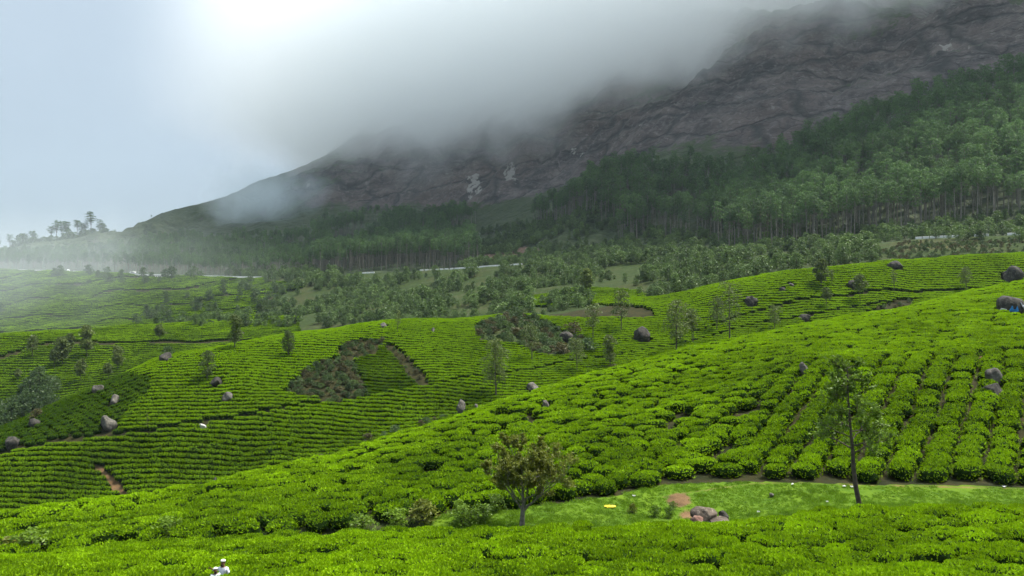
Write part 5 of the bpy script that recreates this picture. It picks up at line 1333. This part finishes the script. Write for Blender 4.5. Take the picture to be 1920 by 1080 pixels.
for i, (px_, py_, w_, lab) in enumerate([(1189, 931, .22, 'white scrap on the grass left of the bare soil'), (1551, 943, .16, 'white scrap on the grass left of the slender tree'), (1486, 910, .18, 'white scrap on the track above the grey stone'),
        (1583, 914, .2, 'white scrap on the track left of the slender tree trunk'), (1597, 915, .22, 'white scrap on the track beside the slender tree trunk'), (1883, 915, .22, 'white scrap on the track near the right edge'), (1422, 962, .16, 'white scrap on the grass right of the rock heap'), (886, 960, .25, 'white scrap by the lone clipped bush')]):
    x_, d_, z_ = on_grass(px_, py_)
    o = link('litter_scrap', crumple('litter_scrap', 20 + i, w_, w_ * .8, .12, M_LIT), loc=(x_, d_, z_ + 0.04)); md = o.modifiers.new('thick', 'SOLIDIFY'); md.thickness = 0.01
    tag(o, lab, 'litter', 'litter on the terrace')

# ------------------------------------------------------------------ air: haze, cloud on the mountain, mist in the left valley
def volume_box(name, lo, hi, label, cat):
    lo = Vector(lo); hi = Vector(hi); bm = bmesh.new(); bmesh.ops.create_cube(bm, size=1.0)
    c = (lo + hi) / 2; s_ = hi - lo
    for v in bm.verts: v.co = Vector((v.co.x * s_.x, v.co.y * s_.y, v.co.z * s_.z))
    m_ = bpy.data.materials.new(name); m_.use_nodes = True; t_ = m_.node_tree; t_.nodes.clear()
    ou = t_.nodes.new('ShaderNodeOutputMaterial'); pv = t_.nodes.new('ShaderNodeVolumePrincipled')
    t_.links.new(pv.outputs[0], ou.inputs['Volume'])
    o = link(name, bm_mesh(name, bm, [m_]), loc=c); tag(o, label, cat, kind='stuff')
    return o, m_, t_, pv
HAZE = 0.00006
o, m_, t_, pv = volume_box('haze', (-2700, -60, -140), (2700, 3680, 640), 'pale damp haze filling the valley air', 'haze')
pv.inputs['Color'].default_value = (0.70, 0.85, 0.98, 1); pv.inputs['Density'].default_value = HAZE; pv.inputs['Anisotropy'].default_value = 0.1

def vb(t_):
    class B: pass
    b = B()
    def mth(op, a, c=None, d=None):
        n_ = t_.nodes.new('ShaderNodeMath'); n_.operation = op
        for i, v in enumerate((a, c, d)):
            if v is None: continue
            if isinstance(v, (int, float)): n_.inputs[i].default_value = v
            else: t_.links.new(v, n_.inputs[i])
        return n_.outputs[0]
    def ss(v, a, c, lo=0.0, hi=1.0):
        n_ = t_.nodes.new('ShaderNodeMapRange'); n_.interpolation_type = 'SMOOTHSTEP'; t_.links.new(v, n_.inputs['Value'])
        for k_, q in (('From Min', a), ('From Max', c), ('To Min', lo), ('To Max', hi)): n_.inputs[k_].default_value = q
        return n_.outputs[0]
    def nz(vec, scale, detail, dist=0.0):
        n_ = t_.nodes.new('ShaderNodeTexNoise'); n_.inputs['Scale'].default_value = scale; n_.inputs['Detail'].default_value = detail; n_.inputs['Distortion'].default_value = dist
        t_.links.new(vec, n_.inputs['Vector']); return n_.outputs['Fac']
    b.m, b.ss, b.nz = mth, ss, nz
    return b
o, m_, t_, pv = volume_box('cloud_bank', (-900, 440, 90), (760, 1560, 600), 'grey cloud bank pouring over the mountain side', 'cloud')
B = vb(t_); gp = t_.nodes.new('ShaderNodeNewGeometry').outputs['Position']; sp = t_.nodes.new('ShaderNodeSeparateXYZ'); t_.links.new(gp, sp.inputs[0])
n1 = B.nz(gp, 0.0075, 3.0, 0.3); n2 = B.nz(gp, 0.028, 2.0)
hb = B.m('MULTIPLY_ADD', B.m('ABSOLUTE', B.m('ADD', sp.outputs['X'], 120.0)), 0.26, 112.0)
hb = B.m('ADD', hb, B.m('MULTIPLY', B.m('SUBTRACT', n1, 0.5), 190.0)); hb = B.m('ADD', hb, B.m('MULTIPLY', B.m('SUBTRACT', n2, 0.5), 85.0))
s_ = B.ss(B.m('SUBTRACT', sp.outputs['Z'], hb), -10, 85)
fr = B.m('ADD', B.m('MULTIPLY', sp.outputs['X'], 0.619), B.m('MULTIPLY', sp.outputs['Y'], 0.786))
s_ = B.m('MULTIPLY', s_, B.ss(fr, 490, 620)); s_ = B.m('MULTIPLY', s_, B.ss(fr, 1060, 900)); s_ = B.m('MULTIPLY', s_, B.ss(sp.outputs['Y'], 1550, 1150)); xf = B.ss(sp.outputs['X'], -820, -60); xf = B.m('MULTIPLY', xf, xf)
s_ = B.m('MULTIPLY', s_, xf); s_ = B.m('MULTIPLY', s_, B.ss(sp.outputs['Z'], 590, 480))
dn = B.m('MULTIPLY', s_, 0.0150)
t_.links.new(dn, pv.inputs['Density']); pv.inputs['Color'].default_value = (0.980, 0.994, 1.0, 1); pv.inputs['Anisotropy'].default_value = 0.35
m_.cycles.volume_step_rate = 0.35

def mist(name, c, r, dens, label, sc_=0.02):
    lo = [c[i] - r[i] for i in range(3)]; hi = [c[i] + r[i] for i in range(3)]
    o, m_, t_, pv = volume_box(name, lo, hi, label, 'mist'); B = vb(t_)
    gp = t_.nodes.new('ShaderNodeNewGeometry').outputs['Position']; tcn = t_.nodes.new('ShaderNodeTexCoord').outputs['Object']
    dv = t_.nodes.new('ShaderNodeVectorMath'); dv.operation = 'DIVIDE'; dv.inputs[1].default_value = r; t_.links.new(tcn, dv.inputs[0])
    ln = t_.nodes.new('ShaderNodeVectorMath'); ln.operation = 'LENGTH'; t_.links.new(dv.outputs[0], ln.inputs[0])
    n_ = B.nz(gp, sc_, 3.0, 0.4)
    q = B.m('ADD', ln.outputs['Value'], B.m('MULTIPLY', B.m('SUBTRACT', n_, 0.5), 1.3))
    t_.links.new(B.m('MULTIPLY', B.ss(q, 1.0, 0.15), dens), pv.inputs['Density'])
    pv.inputs['Color'].default_value = (0.86, 0.94, 0.99, 1); m_.cycles.volume_step_rate = 0.6
    return o
mist('valley_mist', (-430, 540, -8), (330, 300, 80), 0.0028, 'thin mist drifting over the far left tea slopes', 0.012)
mist('mist_wisp', (-285, 850, 105), (85, 90, 48), 0.012, 'wisp of mist hanging low before the left mountain shoulder', 0.03)
